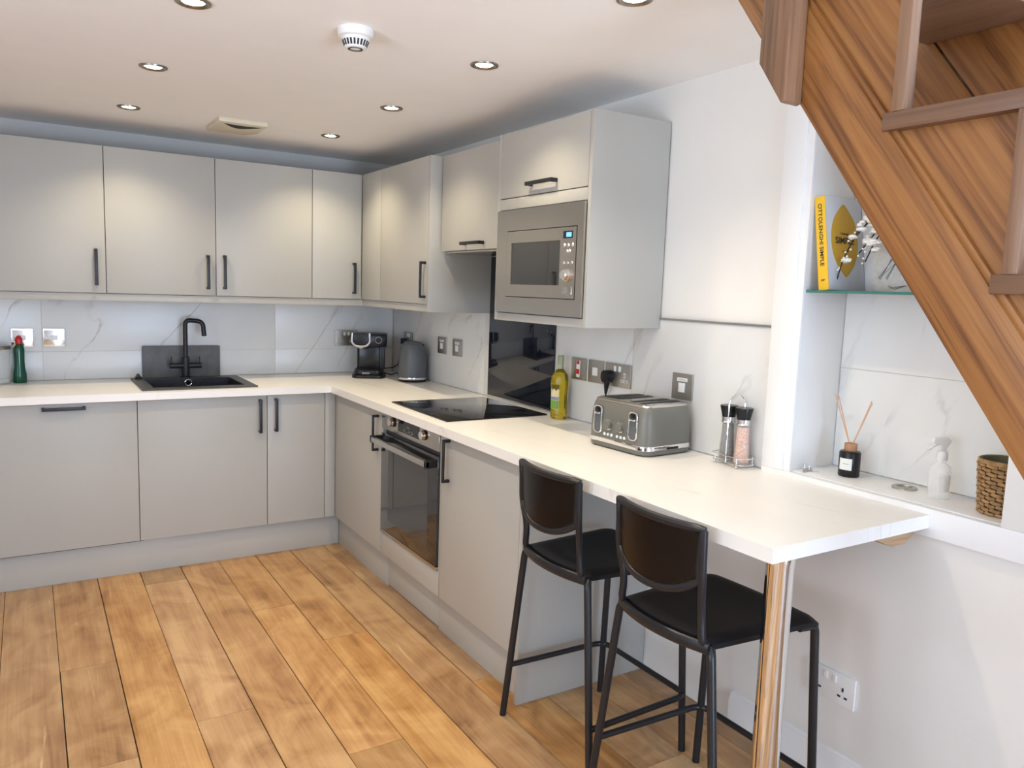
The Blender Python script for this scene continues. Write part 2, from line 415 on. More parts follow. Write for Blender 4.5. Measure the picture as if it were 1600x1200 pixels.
def arc(p0, p1, p2, rad, n=6):
    """points of a rounded corner at p1"""
    p0, p1, p2 = Vector(p0), Vector(p1), Vector(p2)
    a, b = (p0 - p1).normalized(), (p2 - p1).normalized()
    s, e = p1 + a * rad, p1 + b * rad
    return [((1 - t) ** 2) * s + 2 * t * (1 - t) * p1 + t * t * e for t in [i / n for i in range(n + 1)]]
def path(pts, rad):
    out = [Vector(pts[0])]
    for i in range(1, len(pts) - 1): out += arc(pts[i - 1], pts[i], pts[i + 1], rad if not isinstance(rad, (list, tuple)) else rad[i - 1])
    out.append(Vector(pts[-1])); return out
def rrect(x0, x1, y0, y1, r, n=5):
    o = []
    for cx, cy, a in ((x1 - r, y1 - r, 0), (x0 + r, y1 - r, 90), (x0 + r, y0 + r, 180), (x1 - r, y0 + r, 270)):
        for k in range(n + 1): o.append((cx + r * math.cos(R(a + 90 * k / n)), cy + r * math.sin(R(a + 90 * k / n))))
    return o

ROOT = {}
def obj(name, mb, mats, parent=None, angle=35, local=False):
    me = bpy.data.meshes.new(name); mb.bm.to_mesh(me); mb.bm.free()
    for m in (mats if isinstance(mats, (list, tuple)) else [mats]): me.materials.append(m)
    for p in me.polygons: p.use_smooth = True
    me.set_sharp_from_angle(angle=R(angle))
    o = bpy.data.objects.new(name, me); COL.objects.link(o)
    if parent is not None:
        root = ROOT.get(parent, parent); ROOT[o] = root
        if not local: me.transform(root_matrix(root).inverted())
        o.parent = parent
    elif not local:
        vs = [v.co for v in me.vertices]
        c = Vector(((min(v.x for v in vs) + max(v.x for v in vs)) / 2, (min(v.y for v in vs) + max(v.y for v in vs)) / 2, min(v.z for v in vs)))
        me.transform(Matrix.Translation(-c)); o.location = c
    return o
def root_matrix(r): return Matrix.Translation(r.location) @ r.rotation_euler.to_matrix().to_4x4()
def tag(o, label, cat, group=None):
    o['label'] = label; o['category'] = cat
    if group: o['group'] = group
    return o
def thing(name, label, cat, loc=(0, 0, 0), rz=0, group=None):
    o = bpy.data.objects.new(name, None); COL.objects.link(o)
    o.location = loc; o.rotation_euler = (0, 0, rz); o.empty_display_size = 0.05
    return tag(o, label, cat, group)
def struct(name, mb, mats):
    o = obj(name, mb, mats); o['kind'] = 'structure'; return o
def dup(root, loc, label, rz=None):
    def cp(o, par):
        c = o.copy(); COL.objects.link(c)
        if par: c.parent = par
        for ch in o.children: cp(ch, c)
        return c
    r = cp(root, None); r.location = loc
    if rz is not None: r.rotation_euler = (0, 0, rz)
    r['label'] = label
    return r
def text(name, s, mat, parent, centre, right, up, height=None, width=None, bold=0.0, depth=0.0004):
    """lettering as a mesh, centred at a point, reading along `right`"""
    cu = bpy.data.curves.new(name, 'FONT'); cu.body = s; cu.size = 1; cu.extrude = 0.02; cu.offset = bold
    cu.align_x = 'CENTER'; cu.align_y = 'CENTER'
    t = bpy.data.objects.new(name, cu); COL.objects.link(t)
    me = bpy.data.meshes.new_from_object(t.evaluated_get(bpy.context.evaluated_depsgraph_get()))
    bpy.data.objects.remove(t); bpy.data.curves.remove(cu)
    xs = [v.co.x for v in me.vertices]; ys = [v.co.y for v in me.vertices]
    w, h = max(xs) - min(xs), max(ys) - min(ys); mx, my = (max(xs) + min(xs)) / 2, (max(ys) + min(ys)) / 2
    sx = width / w if width else height / h
    sy = height / h if height else sx
    right, up = Vector(right).normalized(), Vector(up).normalized(); nrm = right.cross(up); c = Vector(centre)
    for v in me.vertices: v.co = c + right * (v.co.x - mx) * sx + up * (v.co.y - my) * sy + nrm * (depth if v.co.z > 0 else -depth)
    me.name = name; me.materials.clear(); me.materials.append(mat)
    o = bpy.data.objects.new(name, me); COL.objects.link(o)
    root = ROOT.get(parent, parent); ROOT[o] = root
    me.transform(root_matrix(root).inverted()); o.parent = parent
    return o

H = 2.2116          # ceiling height
SLAB = 0.24
# ------------------------------------------------------------------ the room
def build_floor():
    bm = bmesh.new(); cl = bm.loops.layers.float_color.new('plank')
    x = -0.645 + 0.187 * 4
    joints = {0: [-0.55, -2.9], 1: [-1.703, -4.05], 2: [-0.35, -1.285, -2.507, -4.2], 3: [-2.9, -4.6], 4: [-0.75, -2.093, -3.9], 5: [-2.6, -4.9], 6: [-1.51, -2.21, -3.8], 7: [-2.7, -4.4], 8: [-0.80, -1.80, -3.1]}
    k = -4; g = 0.0019
    while x > LEFT_X - 0.2:
        x1, x0 = x, x - 0.187
        ks = joints.get(k, [-0.4 - random.random() * 1.5 - j * 1.35 for j in range(5)])
        ys = [0.0] + [y for y in ks] ; y = ys[-1]
        while y > FRONT_Y: y -= 1.1 + random.random() * 0.8; ys.append(max(y, FRONT_Y))
        for a, b in zip(ys, ys[1:]):
            if a - b < 0.02: continue
            c = (random.random(), random.random(), random.random(), 1)
            gx = g * (1.5 if random.random() < 0.5 else 0.6)
            vs = [bm.verts.new(p) for p in ((x0 + gx, b + g * .5, 0), (x1 - g * .6, b + g * .5, 0), (x1 - g * .6, a - g * .5, 0), (x0 + gx, a - g * .5, 0))]
            lo = [bm.verts.new((v.co.x, v.co.y, -0.018)) for v in vs]
            fs = [bm.faces.new(vs)] + [bm.faces.new((vs[i], lo[i], lo[(i + 1) % 4], vs[(i + 1) % 4])) for i in range(4)]
            for f in fs:
                for l in f.loops: l[cl] = c
        x = x0; k += 1
    f = bm.faces.new([bm.verts.new(p) for p in ((LEFT_X - .2, FRONT_Y - .1, -0.012), (0.2, FRONT_Y - .1, -0.012), (0.2, 0.1, -0.012), (LEFT_X - .2, 0.1, -0.012))])
    f.material_index = 1
    bmesh.ops.recalc_face_normals(bm, faces=bm.faces[:])
    mb = MB(); mb.bm.free(); mb.bm = bm
    struct('floor', mb, [M['floor'], M['gap']])
build_floor()

OPX0, OPX1, OPY0, OPY1 = -0.665, 0.0, -5.0, -3.30      # stairwell opening
m = MB().grid('z', [LEFT_X - .2, OPX0, OPX1, 0.3], [FRONT_Y - .2, OPY0, OPY1, 0.2], lambda x, y: not (OPX0 < x < OPX1 and OPY0 < y < OPY1), H, H + SLAB)
struct('ceiling', m, M['ceil'])
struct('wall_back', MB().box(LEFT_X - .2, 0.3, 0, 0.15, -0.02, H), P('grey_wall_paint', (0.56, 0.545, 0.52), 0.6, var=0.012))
# right wall with the niche
NY0, NY1, NZ0, NZ1, NX = -3.80, -3.13, 0.925, 2.10, 0.205
m = MB().grid('x', [FRONT_Y - .2, NY0, NY1, 0.0], [-0.02, NZ0, NZ1, H], lambda y, z: not (NY0 < y < NY1 and NZ0 < z < NZ1), 0.0, NX)
m.box(NX, NX + .08, FRONT_Y - .2, 0.0, -0.02, H)
struct('wall_right', m, M['wall'])
# left wall with a wide window, front wall with a glazed garden door
WL = (-5.4, -3.2, 0.75, 1.95)
m = MB().grid('x', [FRONT_Y - .2, WL[0], WL[1], 0.0], [-0.02, WL[2], WL[3], H], lambda y, z: not (WL[0] < y < WL[1] and WL[2] < z < WL[3]), LEFT_X - .2, LEFT_X)
struct('wall_left', m, M['wall'])
WF = (-1.65, -0.25, 0.02, 2.05)
m = MB().grid('y', [LEFT_X, WF[0], WF[1], 0.0], [-0.02, WF[2], WF[3], H], lambda x, z: not (WF[0] < x < WF[1] and WF[2] < z < WF[3]), FRONT_Y - .2, FRONT_Y)
struct('wall_front', m, M['wall'])
def window(n, axis, a0, a1, z0, z1, pos, bars):
    m = MB(); t = 0.05
    def b(u0, u1, w0, w1):
        if axis == 'x': m.box(pos - .03, pos + .03, u0, u1, w0, w1)
        else: m.box(u0, u1, pos - .03, pos + .03, w0, w1)
    b(a0, a1, z0, z0 + t); b(a0, a1, z1 - t, z1); b(a0, a0 + t, z0 + t, z1 - t); b(a1 - t, a1, z0 + t, z1 - t)
    for k in range(1, bars + 1):
        c = a0 + (a1 - a0) * k / (bars + 1); b(c - t / 2, c + t / 2, z0 + t, z1 - t)
    o = struct(n, m, M['frame'])
window('door_1', 'y', WF[0], WF[1], WF[2], WF[3], FRONT_Y - .1, 1)
window('window_1', 'x', WL[0], WL[1], WL[2], WL[3], LEFT_X - .1, 2)
# storey above the stairwell
UZ0, UZ1 = H + SLAB, 4.6
m = MB().box(-2.0, -1.9, -6.4, -2.0, UZ0, UZ1).box(-2.0, 0.1, -6.5, -6.4, UZ0, UZ1).box(-2.0, 0.1, -2.0, -1.9, UZ0, UZ1).box(0.0, 0.1, -6.5, -1.9, UZ0, UZ1)
struct('wall_upper', m, M['wall'])
struct('ceiling_upper', MB().grid('z', [-2.0, -1.5, -0.3, 0.1], [-6.5, -5.4, -3.8, -1.9], lambda x, y: not (-1.5 < x < -0.3 and -5.4 < y < -3.8), UZ1, UZ1 + .05), M['ceil'])
struct('wall_stairwell', MB().box(OPX0 + 0.7, OPX0 + 0.74, OPY0, OPY1, H + 0.001, UZ0), M['wall'])

# tile splashbacks: back wall, right wall, niche back
TZ0, TZ1, TJ = 0.912, 1.368, 1.060
def tiles(name, axis, a0, a1, cuts, joints, z0, z1, pos, thick, mat):
    m = MB(); g = 0.0012; us = [a0] + cuts + [a1]; zs = [z0] + joints + [z1]
    for u0, u1 in zip(us, us[1:]):
        for w0, w1 in zip(zs, zs[1:]):
            if axis == 'y': m.box(u0 + g, u1 - g, pos - thick, pos, w0 + g, w1 - g, 0.0008)
            else: m.box(pos - thick, pos, u0 + g, u1 - g, w0 + g, w1 - g, 0.0008)
    if axis == 'y': m.box(a0, a1, pos - thick * .6, pos, z0, z1, mi=1)
    else: m.box(pos - thick * .6, pos, a0, a1, z0, z1, mi=1)
    return struct(name, m, [mat, M['grout']])
tiles('trim_1', 'y', -2.6, -0.006, [-1.95, -0.76], [TJ], TZ0, TZ1, 0.0, 0.006, M['tile'])
tiles('trim_2', 'x', -3.026, -0.007, [-2.36, -1.2], [], TZ0, TZ1, 0.0, 0.006, M['tileright'])
tiles('trim_3', 'x', NY0 + .001, NY1 - .001, [], [1.247, 1.9], NZ0 + .004, NZ1 - .001, NX, 0.006, M['nichetile'])
struct('trim_4', MB().box(-0.011, 0, -3.026, -2.506, TZ1, TZ1 + .006), M['nickel'])
# niche surround: architrave, fascia, sill
m = MB()
m.box(-0.02, 0, -3.107, -3.027, 0.925, H - .002, 0.002)
m.box(-0.012, 0.0, -3.13, -3.107, 0.925, 2.12, 0.001)
m.box(-0.02, 0, -3.92, -3.757, 0.925, H - .002, 0.002)
m.box(-0.02, 0, -3.757, -3.107, 2.10, H - .002, 0.002)
m.box(-0.02, 0, -3.92, -3.027, 0.85, 0.925, 0.002)
struct('trim_5', m, M['trim'])
struct('trim_6', MB().box(0.0, NX - .0065, NY0 + .001, NY1 - .001, 0.9252, 0.9285, 0.001), M['trim'])
m = MB().prism([(-0.001, 0.0), (-0.018, 0.0), (-0.018, 0.098), (-0.012, 0.108), (-0.010, 0.118), (-0.001, 0.122)], 'y', FRONT_Y, -2.962)
struct('baseboard_right', m, M['trim'])
m = MB().box(LEFT_X, LEFT_X + .018, FRONT_Y, 0, 0, 0.12, 0.003)
struct('baseboard_left', m, M['trim'])

# ------------------------------------------------------------------ downlights
def downlight(loc, label):
    t = thing('ceiling_spotlight', label, 'ceiling light', loc, group='recessed ceiling spotlights')
    ring = MB().lathe([(0.048, 0.0), (0.047, -0.004), (0.041, -0.0060), (0.036, -0.004), (0.031, 0.003), (0.030, 0.012), (0.048, 0.012)], n=36, close=True)
    rg = obj('trim_ring', ring, M['niclamp'], t, local=True)
    obj('bulb', MB().lathe([(0.0, -0.001), (0.018, -0.0025), (0.027, -0.001), (0.0302, 0.003), (0.0302, 0.010), (0.0, 0.010)], n=28), M['lamp'], t, local=True)
    d = bpy.data.lights.new('spot_beam', 'SPOT'); d.energy = SPOT_W; d.color = SPOT_COL; d.spot_size = R(122); d.spot_blend = 0.75; d.shadow_soft_size = 0.02
    s = bpy.data.objects.new('spot_beam', d); COL.objects.link(s); s.parent = t; s.location = (0, 0, -0.010)
    return t
LZ = H - 0.0005
lamps = [((-1.594, -0.712), 'warm ceiling spotlight farthest back on the left, behind the ceiling vent'),
         ((-1.594, -1.510), 'warm ceiling spotlight second from back in left row'),
         ((-1.594, -2.30), 'large ceiling spotlight cut by the top edge, left of smoke alarm'),
         ((-0.660, -0.690), 'warm ceiling spotlight nearest the corner where the wall cabinets meet'),
         ((-0.660, -1.478), 'warm ceiling spotlight above the gap right of smoke alarm, second from corner'),
         ((-0.665, -2.285), 'warm ceiling spotlight in front of the microwave cabinet, right of smoke alarm'),
         ((-0.655, -3.045), 'ceiling spotlight at top edge over the breakfast bar, nearest the stairs')]
l0 = None
for (x, y), lab in lamps:
    if l0 is None: l0 = downlight((x, y, LZ), lab)
    else: dup(l0, (x, y, LZ), lab)
dup(l0, (-1.594, -3.06, LZ), 'ceiling spotlight in the left row nearest the viewer, over the open floor')

t = thing('smoke_alarm', 'round white smoke alarm with black slots on the ceiling', 'smoke alarm', (-1.150, -2.36, H))
obj('base', MB().lathe([(0, 0), (0.052, 0), (0.053, -0.010), (0.050, -0.022), (0.044, -0.026), (0, -0.026)]), M['white'], t, local=True)
obj('sensor_head', MB().lathe([(0, -0.020), (0.043, -0.024), (0.040, -0.032), (0.031, -0.054), (0.028, -0.056), (0, -0.056)]), M['white'], t, local=True)
m = MB()
for k in range(22):
    a = 2 * PI * k / 22; mt = Matrix.Rotation(a, 4, 'Z')
    m.prism([(0.0385, -0.0345), (0.0400, -0.0345), (0.0335, -0.050), (0.0320, -0.050)], 'y', -0.0028, 0.0028, mat=mt)
m.lathe([(0.016, -0.0562), (0.022, -0.0562), (0.022, -0.0570), (0.016, -0.0570)], close=True)
obj('slots', m, M['ink'], t, local=True)
t = thing('ceiling_vent', 'cream ceiling vent with a curved dark slot, between the spotlights', 'vent', (-1.11, -0.62, H))
pts = [(-0.115, -0.16), (0.105, -0.16), (0.105, 0.06), (0.07, 0.14), (-0.115, 0.14)]
obj('cover', MB().prism([(-0.115, -0.17), (0.108, -0.17), (0.112, 0.05), (0.07, 0.13), (-0.115, 0.13)], 'z', -0.020, 0.0, 0.003), M['cream'], t, local=True)
cres = [(-0.085 + 0.175 * k / 12, -0.125 + 0.012 * math.sin(PI * k / 12)) for k in range(13)] + [(0.090 - 0.175 * k / 12, -0.128 + 0.095 * math.sin(PI * k / 12)) for k in range(1, 12)]
obj('slot', MB().prism(cres, 'z', -0.0206, -0.019), M['ink'], t, local=True)

# ------------------------------------------------------------------ cabinets
DF = 0.5905       # base door plane
WB, WT = 0.874, 0.910
def handle(parent, axis, a, pos, z, length=0.176, out=0.032, face='y', fp=0.0, name='handle'):
    """square black bar handle; axis = 'z' or the horizontal run axis"""
    m = MB(); w = 0.0072
    def b(u0, u1, d0, d1, z0, z1, bev=0.0015):
        if face == 'y': m.box(u0, u1, fp - d1, fp - d0, z0, z1, bev)
        else: m.box(fp - d1, fp - d0, u0, u1, z0, z1, bev)
    if axis == 'z':
        b(a - w, a + w, out - 0.008, out, z - length / 2, z + length / 2)
        for s in (-1, 1):
            zz = z + s * (length / 2 - 0.006); b(a - w, a + w, 0.0005, out - 0.004, zz - 0.006, zz + 0.006)
    else:
        b(a - length / 2, a + length / 2, out - 0.008, out, z - w, z + w)
        for s in (-1, 1):
            aa = a + s * (length / 2 - 0.006); b(aa - 0.006, aa + 0.006, 0.0005, out - 0.004, z - w, z + w)
    return obj(name, m, M['black'], parent)
def cabinet(name, label, face, a0, a1, z0, z1, front, back, doors, cat='cabinet', body=True, group=None, dz=None):
    """doors: list of (d0, d1, handle axis, handle pos, handle z)"""
    if face == 'y': loc = ((a0 + a1) / 2, (-front - back) / 2, z0)
    else: loc = ((-front - back) / 2, (a0 + a1) / 2, z0)
    t = thing(name, label, cat, loc, group=group)
    m = MB()
    if face == 'y': m.box(a0 + .001, a1 - .001, -(front - .021), -back, z0, z1)
    else: m.box(-(front - .021), -back, a0 + .001, a1 - .001, z0, z1)
    obj('body', m, M['carcass'], t)
    for d in doors:
        d0, d1, ax, hp, hz = d[:5]
        q0, q1 = dz or (z0, z1)
        if len(d) > 5: q0, q1 = d[5]
        g = 0.0016; m = MB()
        if face == 'y': m.box(d0 + g, d1 - g, -front, -(front - .018), q0, q1, 0.0012)
        else: m.box(-front, -(front - .018), d0 + g, d1 - g, q0, q1, 0.0012)
        dr = obj('door', m, M['cab'], t)
        if ax: handle(dr, ax, hp, 0, hz, face=face, fp=-front)
    return t
BZ0, BZ1 = 0.172, 0.872
dw = cabinet('integrated_dishwasher', 'grey front of the integrated dishwasher, long horizontal black handle, below the detergent', 'y', -2.176, -1.5762, BZ0, BZ1, DF, 0.01, [(-2.176, -1.5762, 'x', -1.883, 0.846)], 'dishwasher', dz=(0.172, 0.867))
obj('gap_shade_strip', MB().box(-2.176, -1.560, -0.580, -0.5565, 0.1665, 0.1712, 0.0005), M['gap'], dw)  # dark strip put in as the shade of the gap below the door
cabinet('base_cabinet', 'wide grey base cabinet under the black sink', 'y', -1.5762, -0.9597, BZ0, 0.70, DF, 0.01, [(-1.5762, -0.9597, 'z', -0.998, 0.762)], dz=(0.172, 0.867))
cabinet('base_cabinet', 'narrow grey base cabinet in the corner, right of the sink cabinet', 'y', -0.9597, -0.6483, BZ0, BZ1, DF, 0.01, [(-0.9597, -0.6483, 'z', -0.916, 0.764)], dz=(0.172, 0.867))
m = MB().box(-0.6467, -DF, -DF, -DF + .018, 0.172, 0.867, 0.001)
tag(obj('corner_post', m, M['cab']), 'slim grey filler post where the two base cabinet runs meet', 'cabinet post')
cabinet('base_cabinet', 'grey base cabinet left of the oven', 'x', -1.2538, -0.612, BZ0, BZ1, DF, 0.01, [(-1.2538, -0.5925, 'z', -1.211, 0.753)], dz=(0.172, 0.867))
cabinet('base_cabinet', 'grey base cabinet right of the oven, beside the near bar stool', 'x', -2.4925, -1.8888, BZ0, BZ1, DF, 0.01, [(-2.4925, -1.8888, 'z', -1.957, 0.768)], dz=(0.172, 0.867))
m = MB().box(-0.5915, -0.003, -2.512, -2.494, 0.0, 0.873, 0.0012)
tag(obj('end_panel', m, M['cab']), 'grey end panel closing the base cabinets behind the bar stools', 'cabinet panel')
# oven housing
t = thing('oven_housing', 'grey cabinet frame with a blank panel below the built-in oven', 'cabinet', (-0.3, -1.571, 0.17))
m = MB().box(-0.5895, -0.01, -1.2695, -1.2555, 0.172, 0.867).box(-0.5895, -0.01, -1.8870, -1.8770, 0.172, 0.867).box(-0.565, -0.01, -1.877, -1.2695, 0.172, 0.195)
obj('body', m, M['cab'], t)
obj('blank_panel', MB().box(-DF, -DF + .018, -1.8870, -1.2555, 0.172, 0.282, 0.001), M['cab'], t)
t = thing('oven', 'built-in steel oven with dark glass door under the hob', 'oven', (-0.3, -1.573, 0.285))
OY0, OY1 = -1.8765, -1.2700
obj('body', MB().box(-0.578, -0.03, OY0 + .01, OY1 - .01, 0.290, 0.855), M['gap'], t)
cp = obj('control_panel', MB().box(-0.598, -0.578, OY0, OY1, 0.788, 0.870, 0.002), M['steel'], t)
for y in (-1.405, -1.744):
    kb = MB().disc((-0.598, y, 0.836), 'x', 0.022, -0.006, 28).disc((-0.604, y, 0.836), 'x', 0.019, -0.018, 28, 1, bev=0.003)
    obj('knob', kb, [M['blackplastic'], M['chrome']], cp)
ds = obj('display', MB().box(-0.5992, -0.597, -1.688, -1.462, 0.806, 0.864), M['glassblack'], cp)
text('display_digits', '08:30', M['greyink'], ds, (-0.5996, -1.575, 0.838), (0, -1, 0), (0, 0, 1), height=0.010)
text('display_symbols', '< - + >', M['greyink'], ds, (-0.5996, -1.575, 0.818), (0, -1, 0), (0, 0, 1), width=0.10)
obj('door', MB().box(-0.600, -0.578, OY0 + .002, OY1 - .002, 0.300, 0.768, 0.002), M['ovenglass'], t)
obj('door_window', MB().box(-0.6006, -0.5995, OY0 + .09, OY1 - .09, 0.36, 0.70, 0.0), P('oven_window_glass', (0.05, 0.05, 0.05), 0.03, spec=0.8), t)
obj('lower_strip', MB().box(-0.600, -0.578, OY0, OY1, 0.285, 0.298, 0.001), M['steel'], t)
m = MB().box(-0.655, -0.637, OY0 + .004, OY1 + .006, 0.726, 0.750, 0.002).box(-0.655, -0.600, OY0 + .004, OY0 + .022, 0.722, 0.754, 0.002, mi=1).box(-0.655, -0.600, OY1 - .012, OY1 + .006, 0.722, 0.754, 0.002, mi=1)
obj('handle', m, [M['steelv'], M['blackplastic']], t)

# plinths
tag(obj('plinth', MB().box(-2.6, -0.556, -0.5555, -0.538, 0.0, 0.166, 0.001), M['cab']), 'grey plinth along the floor under the sink run', 'plinth')
tag(obj('plinth', MB().box(-0.5555, -0.538, -1.272, -0.5565, 0.0, 0.166, 0.001), M['cab']), 'grey plinth under the cabinet left of the oven', 'plinth')
tag(obj('plinth', MB().box(-0.5515, -0.534, -1.826, -1.2735, 0.006, 0.166, 0.001), M['cab']), 'raised grey plinth with a dark gap at the floor below the oven', 'plinth')
tag(obj('plinth', MB().box(-0.5555, -0.538, -2.493, -1.8275, 0.0, 0.166, 0.001), M['cab']), 'grey plinth under the cabinet right of the oven', 'plinth')

# wall cabinets
UF, UZB, UZT = 0.358, 1.376, 2.081
cabinet('wall_cabinet', 'leftmost grey wall cabinet, above the light switches, handle at its right', 'y', -2.19, -1.6745, UZB, UZT, UF, 0.005, [(-2.19, -1.6745, 'z', -1.718, 1.501)])
cabinet('wall_cabinet', 'double-door grey wall cabinet above the sink, two handles side by side', 'y', -1.6745, -0.6486, UZB, UZT, UF, 0.005, [(-1.6745, -1.1609, 'z', -1.203, 1.496), (-1.1609, -0.6486, 'z', -1.120, 1.499)])
cabinet('wall_cabinet', 'narrow grey wall cabinet in the corner above the coffee machine', 'y', -0.6486, -0.36, UZB, UZT, UF, 0.005, [(-0.6486, -0.3595, 'z', -0.407, 1.494)])
t = cabinet('wall_cabinet', 'grey wall cabinet over the kettle, beside the hood cabinet', 'x', -1.232, -0.36, UZB, UZT, UF, 0.005, [(-1.2315, -0.6417, 'z', -1.213, 1.493)])
obj('corner_filler', MB().box(-UF, -UF + .018, -0.640, -0.3615, UZB, UZT, 0.001), M['cab'], t)
obj('side_panel', MB().box(-UF, -0.007, -1.250, -1.2325, 1.337, UZT, 0.0012), M['cab'], t)
m = MB().box(-2.19, -0.351, -0.351, -0.333, 1.338, 1.373, 0.001).box(-2.19, -0.351, -0.333, -0.30, 1.362, 1.373, 0.001)
m.box(-0.351, -0.333, -1.232, -0.333, 1.338, 1.373, 0.001)
tag(obj('light_rail', m, M['cab']), 'grey light rail running under the corner wall cabinets', 'cabinet rail')
t = cabinet('hood_cabinet', 'short grey wall cabinet over the hob with horizontal handle', 'x', -1.877, -1.264, 1.632, 2.078, 0.302, 0.005, [(-1.877, -1.264, 'y', -1.595, 1.660)])
obj('hood_underside', MB().box(-0.285, -0.03, -1.85, -1.29, 1.622, 1.6318, 0.001), M['steel'], t)
t = thing('microwave_cabinet', 'grey wall cabinet housing the microwave, flap door above it', 'cabinet', (-0.18, -2.192, 1.334))
m = MB().box(-0.356, -0.007, -2.505, -2.487, 1.334, 2.079, 0.0012)
obj('side_panel', m, M['cab'], t)
obj('side_panel', MB().box(-0.356, -0.007, -1.898, -1.880, 1.334, 2.079, 0.0012), M['cab'], t)
obj('bottom_shelf', MB().box(-0.356, -0.007, -2.487, -1.898, 1.334, 1.365, 0.001), M['cab'], t)
obj('filler_strip', MB().box(-0.356, -0.338, -2.487, -1.898, 1.776, 1.819, 0.001), M['cab'], t)
obj('body', MB().box(-0.335, -0.007, -2.487, -1.898, 1.776, 2.074), M['carcass'], t)
d = obj('door', MB().box(-0.356, -0.338, -2.4855, -1.8995, 1.8225, 2.074, 0.0012), M['cab'], t)
handle(d, 'y', -2.215, 0, 1.860, face='x', fp=-0.356)

t = thing('microwave', 'built-in steel microwave with dark window and blue display', 'microwave', (-0.2, -2.192, 1.367))
obj('body', MB().box(-0.35, -0.04, -2.47, -1.915, 1.372, 1.765), M['gap'], t)
def ringbox(m, x0, x1, y0, y1, z0, z1, iy0, iy1, iz0, iz1, mi=0):
    m.grid('x', [y0, iy0, iy1, y1], [z0, iz0, iz1, z1], lambda y, z: not (iy0 < y < iy1 and iz0 < z < iz1), x0, x1, mi)
m = MB(); ringbox(m, -0.366, -0.352, -2.4855, -1.900, 1.368, 1.772, -2.4495, -1.979, 1.430, 1.690)
obj('surround', m, M['steel'], t)
m = MB(); ringbox(m, -0.3675, -0.352, -2.4465, -1.982, 1.433, 1.687, -2.350, -2.016, 1.480, 1.642)
mdoor = obj('door', m, M['steel'], t)
obj('window', MB().box(-0.3645, -0.360, -2.350, -2.016, 1.480, 1.642), M['ovenglass'], mdoor)
dsp = obj('display', MB().box(-0.3684, -0.367, -2.424, -2.368, 1.647, 1.673), M['screendark'], t)
obj('display_glow', MB().box(-0.3689, -0.3683, -2.419, -2.388, 1.652, 1.668), M['screen'], dsp)
for j, zz in enumerate((1.622, 1.601, 1.560)):
    for y in ((-2.378, -2.402, -2.427) if j != 1 else (-2.396, -2.411)):
        obj('button', MB().disc((-0.3675, y, zz), 'x', 0.0065, -0.0025, 20, bev=0.001), M['chrome'], t)
obj('dial', MB().disc((-0.3675, -2.398, 1.517), 'x', 0.023, -0.004, 28).disc((-0.3715, -2.398, 1.517), 'x', 0.019, -0.016, 28, bev=0.003), M['chrome'], t)
obj('door_button', MB().box(-0.3688, -0.367, -2.430, -2.372, 1.448, 1.476, 0.001), M['steelv'], t)

# ------------------------------------------------------------------ worktop, sink, hob, leg
DW, YE = 0.630, -3.583
SX0, SX1, SY0, SY1 = -1.500, -1.045, -0.515, -0.135
m = MB().grid('z', [-2.6, SX0, SX1, -DW, -0.0205, -0.0065], [YE, -3.0265, -DW, SY0, SY1, -0.0065],
    lambda x, y: (y > -DW or x > -DW) and not (SX0 < x < SX1 and SY0 < y < SY1) and not (x > -0.0205 and y < -3.0265), WB, WT)
tag(obj('worktop', m, M['top']), 'white marble-effect L-shaped worktop ending as the breakfast bar', 'worktop')
m = MB().lathe([(0.0, 0.0), (0.047, 0.0), (0.047, 0.004), (0.040, 0.010), (0.033, 0.014), (0.032, 0.030), (0.032, WB - 0.018), (0.0335, WB - 0.012), (0.0335, WB - 0.001), (0, WB - 0.001)], -0.556, -3.547, 40)
tag(obj('table_leg', m, M['chrome']), 'polished chrome leg under the corner of the breakfast bar', 'table leg')
m = MB().prism([(-0.245, WB - .001), (-0.056, WB - .001), (-0.10, WB - 0.035), (-0.155, WB - 0.035)], 'y', -3.57, -3.53, 0.001)
tag(obj('wooden_bracket', m, M['rawwood']), 'small raw wood block under the breakfast bar by the wall', 'bracket')

t = thing('sink', 'black composite sink set into the worktop under the tap', 'sink', (-1.275, -0.33, 0.70))
m = MB().grid('z', [-1.550, SX0 + .008, SX1 - .008, -1.000], [-0.568, SY0 + .008, SY1 - .008, -0.072], lambda x, y: not (SX0 < x < SX1 and SY0 < y < SY1), WT + .0003, WT + 0.008)
obj('rim', m, M['sinkrim'], t)
m = MB(); a, b, c, d = SX0 + .004, SX1 - .004, SY0 + .004, SY1 - .004
m.box(a, b, c, d, 0.712, 0.718).box(a, a + .006, c, d, 0.718, WT + .006).box(b - .006, b, c, d, 0.718, WT + .006).box(a, b, c, c + .006, 0.718, WT + .006).box(a, b, d - .006, d, 0.718, WT + .006)
obj('bowl', m, M['sinkblack'], t)
ov = MB().tube([(-1.272 + 0.017 * math.cos(k * PI / 12), d - .008, 0.893 + 0.017 * math.sin(k * PI / 12)) for k in range(24)], 0.003, 8, closed=True)
ov.disc((-1.272, d - .0062, 0.893), 'y', 0.009, -0.002)
obj('overflow', ov, M['chrome'], t)
obj('drain', MB().lathe([(0.0, 0.719), (0.03, 0.7195), (0.035, 0.722), (0.038, 0.718)], -1.27, -0.33), M['chrome'], t)
t = thing('tap', 'matt black swan-neck tap with two levers behind the sink', 'tap', (-1.278, -0.112, WT + .008))
Tx, Ty, Tz = -1.278, -0.112, WT + .008
obj('body', MB().lathe([(0, Tz), (0.026, Tz), (0.026, Tz + .006), (0.0205, Tz + .010), (0.0205, Tz + .112), (0.016, Tz + .116), (0, Tz + .116)], Tx, Ty, 28), M['black'], t)
